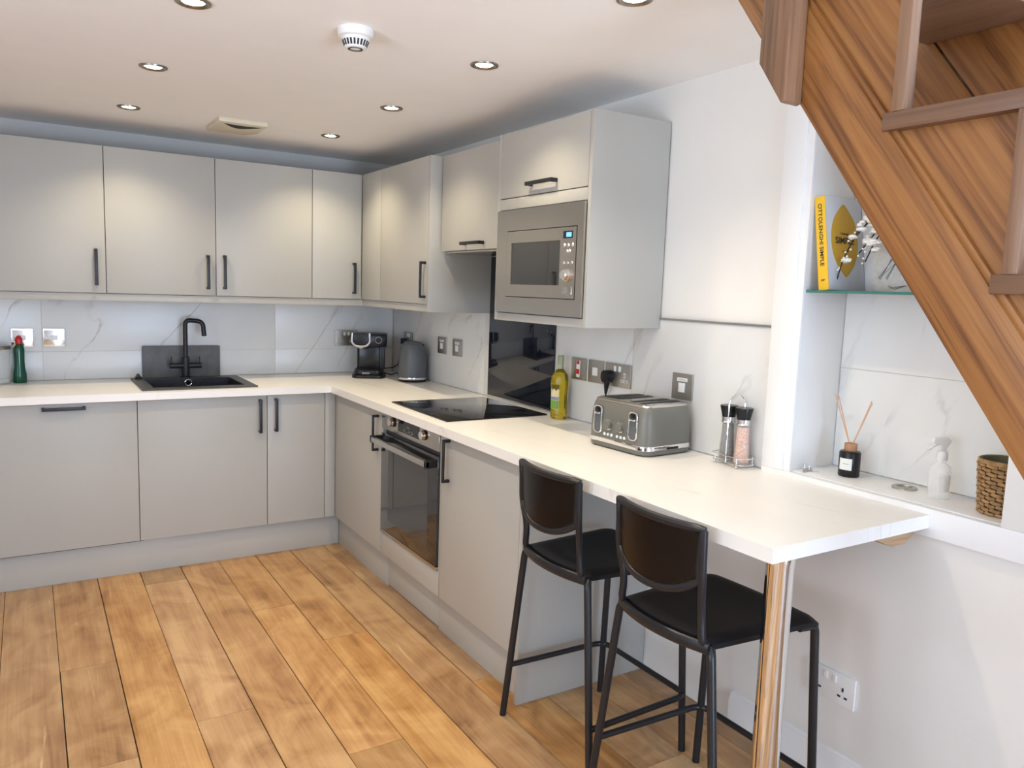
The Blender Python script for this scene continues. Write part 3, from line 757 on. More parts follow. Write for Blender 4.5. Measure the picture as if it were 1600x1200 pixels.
obj('spout', MB().tube(path([(Tx, Ty, Tz + .11), (Tx, Ty, 1.236), (Tx + .088, Ty - .02, 1.228), (Tx + .094, Ty - .022, 1.148)], [0.03, 0.03]), 0.0125, 16), M['black'], t)
for s in (-1, 1):
    v = obj('valve', MB().tube([(Tx + s * .015, Ty, 0.984), (Tx + s * .082, Ty, 0.984)], 0.0150, 20), M['black'], t)
    obj('lever', MB().tube([(Tx + s * .072, Ty, 0.995), (Tx + s * .073, Ty, 1.034)], 0.0045, 10), M['black'], v)
m = MB().prism(rrect(-1.486, -1.080, WT + 0.0005, 1.087, 0.008), 'y', -0.028, -0.012, 0.002)
tag(obj('sink_board', m, M['grey']), 'dark grey board standing against the tiles behind the tap', 'board')
m = MB().prism([(-1.535, WT + .0085), (-1.495, WT + .0085), (-1.512, 0.944), (-1.520, 0.944)], 'y', -0.11, -0.085, 0.002)
tag(obj('sink_plug', m, M['blackplastic']), 'small black plug stood on the left back corner of the sink', 'plug')

t = thing('hob', 'black glass induction hob in the worktop before the dark splashback', 'hob', (-0.31, -1.585, WT))
hg = obj('glass_top', MB().box(-0.563, -0.062, -1.872, -1.300, WT + .0002, WT + .0062, 0.0015), M['glassblack'], t)
text('touch_controls', '- 0 +', P('control_print', (0.10, 0.10, 0.10), 0.4), hg, (-0.535, -1.70, WT + .0063), (0, -1, 0), (1, 0, 0), width=0.09, depth=0.0002)
tag(obj('glass_splashback', MB().box(-0.0125, -0.0065, -1.838, -1.2515, WT + .012, 1.62, 0.001), P('dark_splashback_glass', (0.010, 0.012, 0.020), 0.03, spec=0.7)), 'dark glass splashback panel on the wall behind the hob', 'splashback')
tag(obj('splashback_strip', MB().box(-0.0145, -0.0065, -1.838, -1.2515, WT + .0005, WT + .0115, 0.001), M['chrome']), 'thin silver strip between the worktop and the dark splashback', 'trim strip')

# ------------------------------------------------------------------ sockets and switches
def plate(name, label, cat, face, a0, a1, mat, kind, z0=1.086, z1=1.180, deep=0.007, group=None, base=None):
    """a0..a1 along the wall; on the right wall a runs along y (left in the photo = larger y)"""
    if base is None: base = -0.006
    zc = (z0 + z1) / 2; ac = (a0 + a1) / 2
    loc = (ac, base, z0) if face == 'y' else (base, ac, z0)
    t = thing(name, label, cat, loc, group=group)
    def W(u, d, z):   # u: to the right in view, d: out of the wall
        return (u, base - d, z) if face == 'y' else (base - d, u, z)
    s = 1 if face == 'y' else -1
    def bx(mb, u0, u1, d0, d1, w0, w1, bev=0.0, mi=0):
        p, q = W(u0, d0, w0), W(u1, d1, w1)
        mb.box(min(p[0], q[0]), max(p[0], q[0]), min(p[1], q[1]), max(p[1], q[1]), w0, w1, bev, mi)
    m = MB(); bx(m, a0, a1, 0, deep, z0, z1, 0.0015); obj('plate', m, mat, t)
    ax = 'y' if face == 'y' else 'x'
    def rocker(u, z, w=0.011, h=0.016, mm=M['white'], nm='rocker_switch'):
        m = MB(); bx(m, u - w, u + w, deep - .001, deep + 0.004, z - h, z + h, 0.0015); return obj(nm, m, mm, t)
    def socket(u, z, inset):
        m = MB()
        for du, dz, w, h in ((0, 0.014, 0.0030, 0.006), (-0.011 * s, -0.008, 0.0050, 0.0030), (0.011 * s, -0.008, 0.0050, 0.0030)):
            if inset: bx(m, u + du - w * 1.8, u + du + w * 1.8, deep - .001, deep + .0006, z + dz - h * 1.7, z + dz + h * 1.7, mi=0)
            bx(m, u + du - w, u + du + w, deep - .001, deep + .0010, z + dz - h, z + dz + h, mi=1)
        obj('socket_holes', m, [M['white'] if inset else mat, M['greyink'] if inset else M['ink']], t)
    def screws(*us):
        for u in us:
            m = MB(); p = W(u, deep - .0005, zc); m.disc(p, ax, 0.0032, -0.0015, 14); obj('screw', m, M['nickel'], t)
    if kind == 'switch': rocker(ac, zc, 0.017, 0.017)
    if kind == 'switch_screws': rocker(ac, zc, 0.016, 0.013); screws(a0 + .012, a1 - .012)
    if kind == 'label_switch':
        rocker(ac, zc - .004, 0.015, 0.017)
        m = MB(); bx(m, ac - .026, ac + .026, deep, deep + .0006, zc + .018, zc + .031); obj('label', m, M['label'], t)
        m = MB(); bx(m, ac - .018, ac + .018, deep + .0006, deep + .0009, zc + .0235, zc + .0250); obj('label_print', m, M['greyink'], t)
    if kind == 'cooker':
        m = MB(); bx(m, ac - .012, ac + .012, deep, deep + .003, zc - .036, zc + .036, 0.001); obj('neon_strip', m, M['white'], t)
        rocker(ac, zc - .012, 0.011, 0.011, M['red']); rocker(ac, zc + .027, 0.009, 0.008, M['red'], 'indicator')
    if kind in ('double', 'double_white'):
        for q in (-1, 1):
            socket(ac + q * (a1 - a0) * .27, zc - .012, kind == 'double')
        for q in (-1, 1): rocker(ac + q * (a1 - a0) * .09, zc + .026, 0.0065, 0.011)
    if kind == 'single': socket(ac - s * .006, zc - .010, True); rocker(ac + s * .016, zc + .025, 0.0065, 0.011)
    return t
plate('light_switch', 'chrome switch plate behind the green detergent bottle', 'switch', 'y', -2.084, -1.989, M['mirrorplate'], 'switch_screws')
plate('light_switch', 'chrome switch plate right of the green detergent bottle', 'switch', 'y', -1.944, -1.849, M['mirrorplate'], 'switch_screws')
plate('power_socket', 'grey double socket behind the coffee machine', 'socket', 'y', -0.394, -0.248, M['nickel'], 'double', 1.079, 1.175)
plate('power_socket', 'grey double socket behind the kettle', 'socket', 'x', -0.336, -0.19, M['nickel'], 'double', 1.088, 1.180)
plate('appliance_switch', 'grey labelled switch on the tiles, left of two beyond the kettle', 'switch', 'x', -0.775, -0.668, M['nickel'], 'label_switch')
plate('appliance_switch', 'grey labelled switch next to the dark splashback', 'switch', 'x', -0.960, -0.853, M['nickel'], 'label_switch')
plate('cooker_switch', 'grey cooker switch with red rocker beside the oil bottle', 'switch', 'x', -2.072, -1.969, M['nickel'], 'cooker')
plate('light_switch', 'grey single rocker switch between cooker switch and double socket', 'switch', 'x', -2.188, -2.088, M['nickel'], 'switch')
plate('power_socket', 'grey double socket with a black plug, above the toaster', 'socket', 'x', -2.360, -2.202, M['nickel'], 'double')
plate('appliance_switch', 'grey labelled switch on the tiles right of the toaster', 'switch', 'x', -2.695, -2.593, M['nickel'], 'label_switch')
plate('power_socket', 'white double wall socket low down under the breakfast bar', 'socket', 'x', -3.412, -3.249, M['white'], 'double_white', 0.272, 0.366, 0.009, base=-0.0005)

# ------------------------------------------------------------------ stools
def stool(loc, label):
    t = thing('bar_stool', label, 'bar stool', loc, group='black bar stools at the breakfast bar')
    SZ = 0.632
    def seat_fn(u, v):
        # v 0 rear .. 1 front, u across
        a = 2 * u - 1
        hw = 0.165 + 0.035 * v - 0.035 * max(0, (v - 0.86) / 0.14) ** 2.2
        bulge = -0.030 * (1 - a * a) * max(0, 1 - v * 3)
        fb = 0.012 * (1 - a * a) * v
        x = -0.185 + 0.392 * v + bulge + fb
        z = SZ - 0.012 * (1 - a * a) * math.sin(PI * min(1, v * 1.05)) - 0.034 * max(0, (v - 0.84) / 0.16) ** 2 - 0.010 * max(0, abs(a) - 0.85) / 0.15
        return (x, a * hw, z), (0.05, 0, 1)
    obj('seat', MB().sheet(seat_fn, 22, 26, 0.013), M['seat'], t, local=True, angle=60)
    # curved rail hugging the rear edge of the seat
    rail = [(-0.195 - 0.030 * (1 - a * a), a * 0.163, SZ - 0.013) for a in [k / 10 - 1 for k in range(21)]]
    obj('seat_rail', MB().tube(rail, 0.0125, 10, flat=(1.25, 0.7)), M['stoolblack'], t, local=True)
    for s in (-1, 1):
        obj('leg', MB().tube(path([(-0.165, s * 0.135, SZ - .016), (-0.192, s * 0.168, SZ - .018), (-0.210, s * 0.245, 0.0)], 0.022), 0.0115, 14), M['stoolblack'], t, local=True)
        obj('leg', MB().tube(path([(0.12, s * 0.175, SZ - .020), (0.178, s * 0.180, SZ - .022), (0.190, s * 0.212, 0.0)], 0.020), 0.0115, 14), M['stoolblack'], t, local=True)
    def back_x(a): return -0.222 - 0.030 * (1 - a * a)
    for s in (-1, 1):
        obj('back_upright', MB().tube(path([(-0.165, s * 0.140, SZ - .010), (-0.206, s * 0.150, SZ - .008), (-0.206, s * 0.142, 0.70), (-0.222, s * 0.152, 0.79), (-0.226, s * 0.152, 0.912)], [0.025, 0.03, 0.03]), 0.0102, 12), M['stoolblack'], t, local=True)
    def back_fn(u, v):
        a = 2 * u - 1
        zb = 0.742 + 0.045 * abs(a) ** 2.6
        z = zb + (0.916 - zb) * v
        return (back_x(a) - 0.006 * v, a * (0.143 + 0.008 * v), z), (1, 0.25 * a, 0)
    bk = obj('backrest', MB().sheet(back_fn, 22, 8, 0.010), M['stoolback'], t, local=True, angle=60)
    per = [back_fn(k / 20, 0)[0] for k in range(21)] + [back_fn(1, k / 6)[0] for k in range(1, 7)] + [back_fn(1 - k / 20, 1)[0] for k in range(1, 21)] + [back_fn(0, 1 - k / 6)[0] for k in range(1, 6)]
    obj('backrest_rim', MB().tube([tuple(p) for p in per], 0.0110, 10, closed=True), M['stoolblack'], bk, local=True)
    rz = 0.188
    fr = path([(-0.205, -0.226, rz), (0.196, -0.212, rz), (0.196, 0.212, rz), (-0.205, 0.226, rz)], 0.045)
    obj('footrest', MB().tube(fr, 0.0095, 12), M['stoolblack'], t, local=True)
    return t
st = stool((-0.452, -2.783, 0), 'black bar stool nearer the cabinets, against the end panel')
dup(st, (-0.456, -3.274, 0), 'black bar stool beside the chrome table leg')

# ------------------------------------------------------------------ staircase
SL = math.atan(1.366); CS, SN = math.cos(SL), math.sin(SL)
SXN, SXF = -0.55, -0.075
def zl(y): return 1.176 - 1.366 * (-4.029 - y) * 1.0      # lower edge of the strings
t = thing('staircase', 'steep oak staircase rising across the niche to the floor above', 'staircase', (-0.31, -4.5, 0))
RISE, GO = 0.311, 0.233
steps = [(-3.70 - GO * j, 1.823 - RISE * j) for j in range(-1, 6)]      # back edge y, top z
def slope_board(x0, x1, off0, off1, ya, yb, name, mat, bev=0.004):
    """board parallel to the stair slope between perpendicular offsets off0..off1 above the lower edge"""
    L = (yb - ya) / CS
    m = MB().box(-0, L, off0, off1, x0, x1, bev)
    # local: x along slope, y perpendicular (up), z = world x
    mat4 = Matrix(((0, 0, 1, 0), (CS, -SN, 0, ya), (SN, CS, 0, zl(ya)), (0, 0, 0, 1)))
    o = obj(name, m, mat, t, local=True)
    o.matrix_local = root_matrix(t).inverted() @ mat4
    ROOT[o] = t
    return o
YB, YT = -4.86, -3.265
slope_board(SXN - 0.022, SXN + 0.012, 0.0, 0.122, YB, YT, 'string', M['stairx'], 0.006)
slope_board(SXN - 0.016, SXN + 0.010, 0.120, 0.134, YB, YT, 'string_moulding', M['stairx'], 0.005)
slope_board(SXF, SXF + 0.030, 0.0, 0.122, YB, YT, 'string', M['stairx'], 0.004)
slope_board(SXF + 0.002, SXF + 0.030, 0.128, 0.34, YB, YT, 'wall_string', M['stairx'], 0.002)
# sawtooth inner board of the near string, one panel per step
for (yb, zt) in steps:
    yf = yb - GO - 0.020                        # next upright down
    z0a = zl(yb + 0.03) + 0.10; z0b = zl(yf) + 0.10
    pts = [(yb + 0.02, zl(yb + 0.02) + 0.19), (yb + 0.02, zt - 0.034), (yf - 0.006, zt - 0.034), (yf - 0.006, z0b + 0.03)]
    ang = Matrix(((0, 0, 1, SXN), (CS, -SN, 0, yf), (SN, CS, 0, zl(yf)), (0, 0, 0, 1)))
    inv = ang.inverted()
    lp = [inv @ Vector((SXN, p[0], p[1])) for p in pts]
    m = MB().prism([(p.x, p.y) for p in lp], 'z', -0.004, 0.012)
    o = obj('string_panel', m, M['stairx'], t, local=True); o.matrix_local = root_matrix(t).inverted() @ ang; ROOT[o] = t
for (yb, zt) in steps:
    obj('tread', MB().box(SXN - 0.030, SXF, yb - 0.300, yb - 0.020, zt - 0.034, zt, 0.003), M['stairy'], t)
    if zt < 2.0: obj('upright', MB().box(SXN - 0.030, SXN + 0.0, yb - 0.064, yb - 0.038, zt, zt + RISE - 0.034, 0.002), M['stairz'], t)
# newel post
ny0, ny1 = -3.522, -3.444
m = MB().prism([(ny0, 1.876), (ny0, 2.95), (ny1, 2.95), (ny1, 1.968), (ny0 + 0.012, 1.873)], 'x', -0.626, -0.5725, 0.004)
obj('newel_post', m, M['stairz'], t)

# ------------------------------------------------------------------ coffee machine and kettle
cm = thing('coffee_machine', 'black pod coffee machine in the corner of the worktop', 'coffee machine', (-0.255, -0.235, WT), R(-23.9))
def L(mb): return mb
obj('base', MB().prism(rrect(-0.098, 0.098, -0.145, 0.10, 0.045), 'z', 0.0005, 0.018, 0.003).prism(rrect(-0.086, 0.086, -0.125, 0.095, 0.04), 'z', 0.018, 0.046, 0.006), M['blackplastic'], cm, local=True)
obj('body', MB().prism(rrect(-0.074, 0.092, -0.02, 0.10, 0.02), 'z', 0.044, 0.20, 0.004).prism([(-0.098, -0.118), (0.104, -0.085), (0.104, 0.10), (-0.098, 0.10)], 'z', 0.185, 0.262, 0.012), M['blackplastic'], cm, local=True)
obj('cavity', MB().box(-0.060, 0.060, -0.0235, -0.0185, 0.056, 0.178, 0.002), M['carafe'], cm, local=True)
obj('column', MB().box(0.062, 0.090, -0.055, 0.0, 0.046, 0.188, 0.006), M['blackplastic'], cm, local=True)
hd = obj('brew_head', MB().prism(rrect(-0.094, 0.003, 0.196, 0.268, 0.026), 'y', -0.134, -0.05, 0.006), M['blackplastic'], cm, local=True)
u = [(-0.095, 0.268), (-0.098, 0.215), (-0.078, 0.192), (-0.045, 0.188), (-0.012, 0.192), (0.007, 0.215), (0.004, 0.268)]
pth = path([(a, -0.138, b) for a, b in u], 0.012)
obj('chrome_band', MB().tube(pth, 0.0065, 10, flat=(1.0, 0.8)), M['bossgrey'], hd, local=True)
ring = MB().tube([(0.056 + 0.019 * math.cos(k * PI / 14), -0.0985, 0.226 + 0.019 * math.sin(k * PI / 14)) for k in range(28)], 0.0022, 8, closed=True)
obj('dial_ring', ring, M['bossgrey'], cm, local=True)
obj('start_button', MB().disc((0.056, -0.094, 0.226), 'y', 0.013, -0.007, 24), M['carafe'], cm, local=True)
obj('spout', MB().lathe([(0, 0.176), (0.018, 0.176), (0.026, 0.190), (0, 0.190)], -0.045, -0.09, 20), M['chrome'], cm, local=True)
mt = root_matrix(cm)
text('brand_lettering', 'BOSCH', M['label'], cm, mt @ Vector((-0.015, -0.1285, 0.030)), mt.to_3x3() @ Vector((1, 0, 0)), mt.to_3x3() @ Vector((0, 0, 1)), width=0.042, bold=0.01)

kt = thing('kettle', 'slate grey electric kettle beside the coffee machine', 'kettle', (-0.112, -0.545, WT), R(-120))
obj('power_base', MB().lathe([(0, 0.0005), (0.080, 0.0005), (0.082, 0.010), (0.078, 0.014), (0, 0.014)]), M['blackplastic'], kt, local=True)
obj('chrome_band', MB().lathe([(0, 0.014), (0.081, 0.014), (0.083, 0.020), (0.082, 0.026), (0, 0.026)]), M['chrome'], kt, local=True)
obj('body', MB().lathe([(0, 0.026), (0.082, 0.026), (0.0818, 0.08), (0.080, 0.135), (0.0755, 0.175), (0.069, 0.205), (0.058, 0.221), (0.0, 0.222)]), M['kettle'], kt, local=True)
lid = obj('lid', MB().lathe([(0, 0.222), (0.054, 0.222), (0.050, 0.230), (0.02, 0.236), (0, 0.236)]), M['kettle'], kt, local=True)
obj('spout_opening', MB().ball((0.006, 0.052, 0.212), 0.0155, sc=(1, 1.1, 0.7)), M['blackplastic'], kt, local=True)
obj('handle', MB().tube(path([(-0.055, 0.015, 0.222), (-0.108, 0.0, 0.222), (-0.110, 0.0, 0.06), (-0.080, 0.02, 0.04)], 0.03), 0.010, 12, flat=(1, 1.4)), M['blackplastic'], kt, local=True)
pl = MB().box(-0.042, -0.0075, -0.245, -0.205, 1.098, 1.140, 0.006)
pl.tube([(-0.035, -0.226, 1.10), (-0.05, -0.24, 1.06), (-0.055, -0.25, 0.99), (-0.06, -0.26, 0.94), (-0.055, -0.30, 0.918), (-0.05, -0.36, 0.916), (-0.06, -0.44, 0.916)], 0.0035, 8)
obj('plug_and_cord', pl, M['blackplastic'], kt)
cb = MB().tube([(-0.165, -0.24, 0.955), (-0.13, -0.30, 0.965), (-0.11, -0.33, 0.985), (-0.085, -0.30, 1.03), (-0.05, -0.29, 1.09)], 0.003, 8)
cb.tube([(-0.17, -0.25, 0.93), (-0.15, -0.32, 0.925), (-0.13, -0.36, 0.94), (-0.10, -0.36, 0.92), (-0.09, -0.42, 0.915)], 0.003, 8)
cb.box(-0.046, -0.0075, -0.312, -0.278, 1.096, 1.130, 0.005)
obj('plug_and_cord', cb, M['blackplastic'], cm)

# ------------------------------------------------------------------ toaster
tt = thing('toaster', 'grey four-slice toaster with chrome trim on the worktop', 'toaster', (-0.153, -2.588, WT), R(4))
def shell(z0, z1, grow0, grow1, n=6):
    """stack of rounded rectangles"""
    b = MB(); hx, hy = 0.128, 0.150
    rings = []
    for k in range(n + 1):
        f = k / n; g = grow0 + (grow1 - grow0) * f; z = z0 + (z1 - z0) * f
        rings.append((g, z))
    return rings
def rr_loft(levels, hx, hy, r, mi=0, mb=None):
    mb = mb or MB(); b = bmesh.new(); prev = None; first = None
    for g, z in levels:
        ring = [b.verts.new((x, y, z)) for x, y in rrect(-hx - g, hx + g, -hy - g, hy + g, r + g)]
        if prev:
            for k in range(len(ring)): b.faces.new((prev[k], prev[(k + 1) % len(ring)], ring[(k + 1) % len(ring)], ring[k]))
        else: first = ring
        prev = ring
    b.faces.new(first[::-1]); b.faces.new(prev)
    bmesh.ops.recalc_face_normals(b, faces=b.faces[:])
    mb._merge(b, mi); return mb
HX, HY = 0.122, 0.151
obj('foot_base', rr_loft([(-0.012, 0.0005), (-0.002, 0.006), (0.000, 0.020)], HX, HY, 0.045), M['toaster'], tt, local=True)
obj('chrome_skirt', rr_loft([(0.001, 0.020), (0.003, 0.022), (0.002, 0.034), (0, 0.036)], HX, HY, 0.045), M['chrome'], tt, local=True)
obj('body', rr_loft([(0.0, 0.036), (0.0, 0.09), (-0.004, 0.13), (-0.010, 0.158), (-0.016, 0.166)], HX, HY, 0.045), M['toaster'], tt, local=True, angle=50)
top = obj('top_plate', rr_loft([(-0.015, 0.166), (-0.017, 0.172), (-0.026, 0.176)], HX, HY, 0.045), M['steelv'], tt, local=True, angle=50)
for i, y in enumerate((-0.088, -0.042, 0.042, 0.088)):
    obj('slot', MB().box(-0.085, 0.092, y - 0.014, y + 0.014, 0.1763, 0.1772, 0.0003), M['ink'], top, local=True)
for y in (-0.088, 0.088):
    f = MB(); x = -HX
    loop = [(x - 0.002, y + a, b) for a, b in rrect(-0.019, 0.019, 0.052, 0.148, 0.014)]
    fr = obj('lever_frame', MB().tube(loop, 0.0028, 8, closed=True), M['chrome'], tt, local=True)
    obj('lever_track', MB().prism(rrect(y - 0.017, y + 0.017, 0.054, 0.146, 0.013), 'x', x - 0.0012, x + 0.004), M['kettle'], fr, local=True)
    obj('lever', MB().box(x - 0.010, x - 0.001, y - 0.014, y + 0.014, 0.119, 0.125, 0.002).box(x - 0.004, x - 0.0005, y - 0.010, y + 0.010, 0.128, 0.143, 0.001, mi=1), [M['chrome'], M['blackplastic']], fr, local=True)
for y in (-0.030, 0.030):
    k = MB().disc((-HX - 0.0002, y, 0.088), 'x', 0.0195, -0.005, 28).disc((-HX - 0.005, y, 0.088), 'x', 0.0165, -0.013, 28, mi=1, bev=0.002)
    obj('dial', k, [M['chrome'], M['toaster']], tt, local=True)
for y in (-0.050, -0.032, -0.014, 0.014, 0.032, 0.050):
    obj('button', MB().disc((-HX - 0.0002, y, 0.052), 'x', 0.0055, -0.003, 14), M['label'], tt, local=True)
obj('crumb_tray', MB().box(-0.020, 0.035, -HY - 0.0045, -HY + 0.02, 0.022, 0.030, 0.001), M['blackplastic'], tt, local=True)
pg = MB().prism(rrect(-2.262, -2.212, 1.098, 1.150, 0.022), 'x', -0.045, -0.0135, 0.004)
pg.tube([(-0.032, -2.240, 1.105), (-0.036, -2.243, 1.078), (-0.040, -2.246, 1.055)], [0.013, 0.009, 0.005], 10)
pg.tube([(-0.040, -2.246, 1.058), (-0.045, -2.26, 1.0), (-0.045, -2.30, 0.94), (-0.03, -2.38, 0.918)], 0.0035, 8)
obj('plug_and_cord', pg, M['blackplastic'], tt)

# ------------------------------------------------------------------ oil bottle
ob = thing('oil_bottle', 'clear bottle of golden cooking oil beside the splashback', 'bottle', (-0.062, -1.958, WT), R(-30))
prof = [(0, 0.001), (0.033, 0.001), (0.036, 0.006), (0.036, 0.030), (0.035, 0.036), (0.0365, 0.12), (0.039, 0.14), (0.0395, 0.165), (0.035, 0.188), (0.023, 0.207), (0.0145, 0.216), (0.0135, 0.218), (0, 0.218)]
obj('bottle_body', MB().lathe(prof, n=12), M['oil'], ob, local=True, angle=20)
obj('neck', MB().lathe([(0, 0.218), (0.0138, 0.218), (0.0128, 0.235), (0.014, 0.240), (0.0128, 0.244), (0, 0.244)], n=20), M['oilneck'], ob, local=True)
obj('cap', MB().lathe([(0, 0.244), (0.0140, 0.244), (0.0140, 0.272), (0.012, 0.275), (0, 0.275)], n=20), P('cap_green', (0.30, 0.34, 0.22), 0.4), ob, local=True)
def curved_label(r, a0, a1, z0, z1, th=0.0006, n=10):
    b = MB()
    def fn(u, v):
        a = a0 + (a1 - a0) * u
        return (r * math.cos(a), r * math.sin(a), z0 + (z1 - z0) * v), (math.cos(a), math.sin(a), 0)
    return b.sheet(fn, n, 1, th)
lb = obj('label', curved_label(0.0365, R(185), R(262), 0.045, 0.150), M['labelcream'], ob, local=True)
obj('label_picture', curved_label(0.0371, R(187), R(260), 0.046, 0.082), M['labelgreen'], lb, local=True)
obj('label_band', curved_label(0.0371, R(187), R(260), 0.084, 0.098), M['labelblue'], lb, local=True)

# ------------------------------------------------------------------ salt and pepper set
ca = thing('cruet_stand', 'chrome wire stand holding the salt and pepper mills', 'stand', (-0.050, -2.938, WT), R(-5))
m = MB()
for z, g in ((0.012, 0.0), (0.034, 0.002)):
    m.tube([(a, b, z) for a, b in rrect(-0.034 - g, 0.034 + g, -0.072 - g, 0.072 + g, 0.022)], 0.0018, 8, closed=True)
for a, b in ((-0.034, -0.05), (-0.034, 0.05), (0.034, -0.05), (0.034, 0.05)):
    m.tube([(a, b, 0.034), (a, b, 0.005)], 0.0018, 8).ball((a, b, 0.0052), 0.0045)
for k in range(7):
    y = -0.054 + 0.018 * k; m.tube([(-0.034, y, 0.012), (0.034, y, 0.012)], 0.0012, 6)
obj('wire_base', m, M['chrome'], ca, local=True)
m = MB().tube([(-0.034, 0.0, 0.010)] + [(-0.034, 0.0, 0.20)] + [(0 - 0.034 * math.cos(k * PI / 12), 0.0, 0.20 + 0.034 * math.sin(k * PI / 12)) for k in range(13)] + [(0.034, 0.0, 0.010)], 0.0019, 8)
obj('carry_handle', m, M['chrome'], ca, local=True)
def mill(loc, label, fill, name, rz):
    t = thing(name, label, 'grinder', loc, rz)
    obj('contents', MB().lathe([(0, 0.003), (0.0225, 0.003), (0.0225, 0.02), (0.0185, 0.09), (0.018, 0.118), (0, 0.118)]), fill, t, local=True)
    obj('glass_jar', MB().lathe([(0, 0.0), (0.0255, 0.0), (0.0262, 0.01), (0.0258, 0.03), (0.0205, 0.095), (0.0200, 0.124), (0.0190, 0.124), (0.0195, 0.095), (0.0245, 0.03), (0.0245, 0.0025), (0, 0.0025)]), M['glass'], t, local=True)
    obj('collar', MB().lathe([(0, 0.124), (0.0225, 0.124), (0.0230, 0.127), (0.0215, 0.129), (0.0215, 0.142), (0, 0.142)]), M['chrome'], t, local=True)
    obj('cap', MB().lathe([(0, 0.142), (0.0215, 0.142), (0.0225, 0.150), (0.0290, 0.176), (0.0285, 0.180), (0.012, 0.1815), (0, 0.1815)]), M['blackplastic'], t, local=True)
    return t
mill((-0.050, -2.906, WT + 0.0145), 'pepper mill with black cap in the wire stand, left one', M['pepper'], 'pepper_mill', 0)
mill((-0.050, -2.970, WT + 0.0145), 'pink salt mill with black cap in the wire stand', M['salt'], 'salt_mill', 0)

# ------------------------------------------------------------------ left end of the worktop
gb = thing('detergent_bottle', 'green washing-up liquid bottle with red cap near the left edge', 'bottle', (-2.052, -0.075, WT), R(10))
obj('bottle_body', MB().lathe([(0, 0.001), (0.028, 0.001), (0.030, 0.006), (0.0295, 0.045), (0.024, 0.075), (0.0225, 0.11), (0.0235, 0.15), (0.0235, 0.172), (0.018, 0.188), (0.012, 0.196), (0, 0.196)], sx=1.0, sy=0.75), M['green'], gb, local=True)
obj('cap', MB().lathe([(0, 0.196), (0.0145, 0.196), (0.0160, 0.203), (0.0165, 0.222), (0.012, 0.232), (0.006, 0.238), (0, 0.238)]), M['red'], gb, local=True)
jr = thing('glass_jar', 'clear glass jar with steel rim cut by the left edge', 'jar', (-2.148, -0.085, WT))
obj('glass', MB().lathe([(0, 0.001), (0.058, 0.001), (0.060, 0.004), (0.060, 0.172), (0.0575, 0.172), (0.0575, 0.006), (0, 0.006)], n=36), P('jar_glass', (0.80, 0.84, 0.85), 0.05, var=0.0, alpha=0.30, spec=0.8), jr, local=True)
obj('lid', MB().lathe([(0, 0.172), (0.061, 0.172), (0.062, 0.176), (0.061, 0.190), (0, 0.192)], n=36), P('dark_steel_lid', (0.35, 0.33, 0.30), 0.3, 1.0), jr, local=True)
for i, (a, b, z) in enumerate(((0.012, -0.036, 0.0145), (0.040, -0.010, 0.0145), (-0.022, -0.02, 0.0145), (0.01, 0.012, 0.0145))):
    tab = tag(obj('dishwasher_tablet', MB().box(-2.155 + a - .015, -2.155 + a + .015, -0.085 + b - .010, -0.085 + b + .010, WT + z - .0075, WT + z + .0075, 0.003), M['white']), ['white tablet at the front inside the glass jar', 'white tablet at the right inside the glass jar', 'white tablet at the left inside the glass jar', 'white tablet at the back inside the glass jar'][i], 'tablet', 'white tablets in the glass jar')

# ------------------------------------------------------------------ niche contents
SH = 1.480
t = thing('glass_shelf', 'glass shelf across the niche carrying the cookbook', 'shelf', (0.1, -3.465, SH))
obj('glass_plate', MB().box(0.0015, NX - .0065, NY0 + .001, NY1 - .001, SH, SH + .008, 0.0004), M['shelfglass'], t)
obj('front_edge', MB().box(-0.0005, 0.0013, NY0 + .001, NY1 - .001, SH + .0002, SH + .0078), M['shelfedge'], t)
SZt = SH + .0082
bk = thing('cookbook', 'upright cookbook with yellow spine and lemon cover on the glass shelf', 'book', (0.008, -3.186, SZt))
bk.rotation_euler = (R(-8), 0, R(2))
def B(mb): return mb
obj('pages', MB().box(0.004, 0.182, -0.0135, 0.0135, 0.002, 0.276), M['paper'], bk, local=True)
obj('cover', MB().box(0.003, 0.186, -0.0165, -0.0135, 0, 0.279, 0.0005).box(0.003, 0.186, 0.0135, 0.0165, 0, 0.279, 0.0005), M['cover'], bk, local=True)
sp = obj('spine', MB().box(0.0, 0.003, -0.0168, 0.0168, 0, 0.279, 0.0008), M['yellow'], bk, local=True)
lem = []
for k in range(40):
    a = 2 * PI * k / 40
    q = abs(math.sin(a)) ** 6 * 0.10
    lem.append((0.092 + 0.068 * math.cos(a) * (1 - q * 2), 0.150 + (0.098 + 0.012 * abs(math.sin(a)) ** 14) * math.sin(a)))
obj('lemon_print', MB().prism(lem, 'y', -0.0169, -0.0164), M['lemon'], bk, local=True)
mt = Matrix.Translation(bk.location) @ bk.rotation_euler.to_matrix().to_4x4(); r3 = mt.to_3x3()
def btext(nm, s, c, right, up, **k): text(nm, s, M['ink'], bk, mt @ Vector(c), r3 @ Vector(right), r3 @ Vector(up), **k)
btext('spine_title', 'OTTOLENGHI SIMPLE', (-0.0004, 0.0, 0.165), (0, 0, -1), (0, -1, 0), width=0.185, height=0.0125, bold=0.01)
btext('spine_mark', 'EBP', (-0.0004, 0.0, 0.030), (0, -1, 0), (0, 0, 1), width=0.012)
btext('cover_name', 'Ottolenghi', (0.092, -0.0172, 0.170), (1, 0, 0), (0, 0, 1), width=0.040)
btext('cover_title', 'SIMPLE', (0.092, -0.0172, 0.150), (1, 0, 0), (0, 0, 1), width=0.095, height=0.020, bold=0.015)
btext('cover_small', 'A COOKBOOK', (0.092, -0.0172, 0.118), (1, 0, 0), (0, 0, 1), width=0.035)
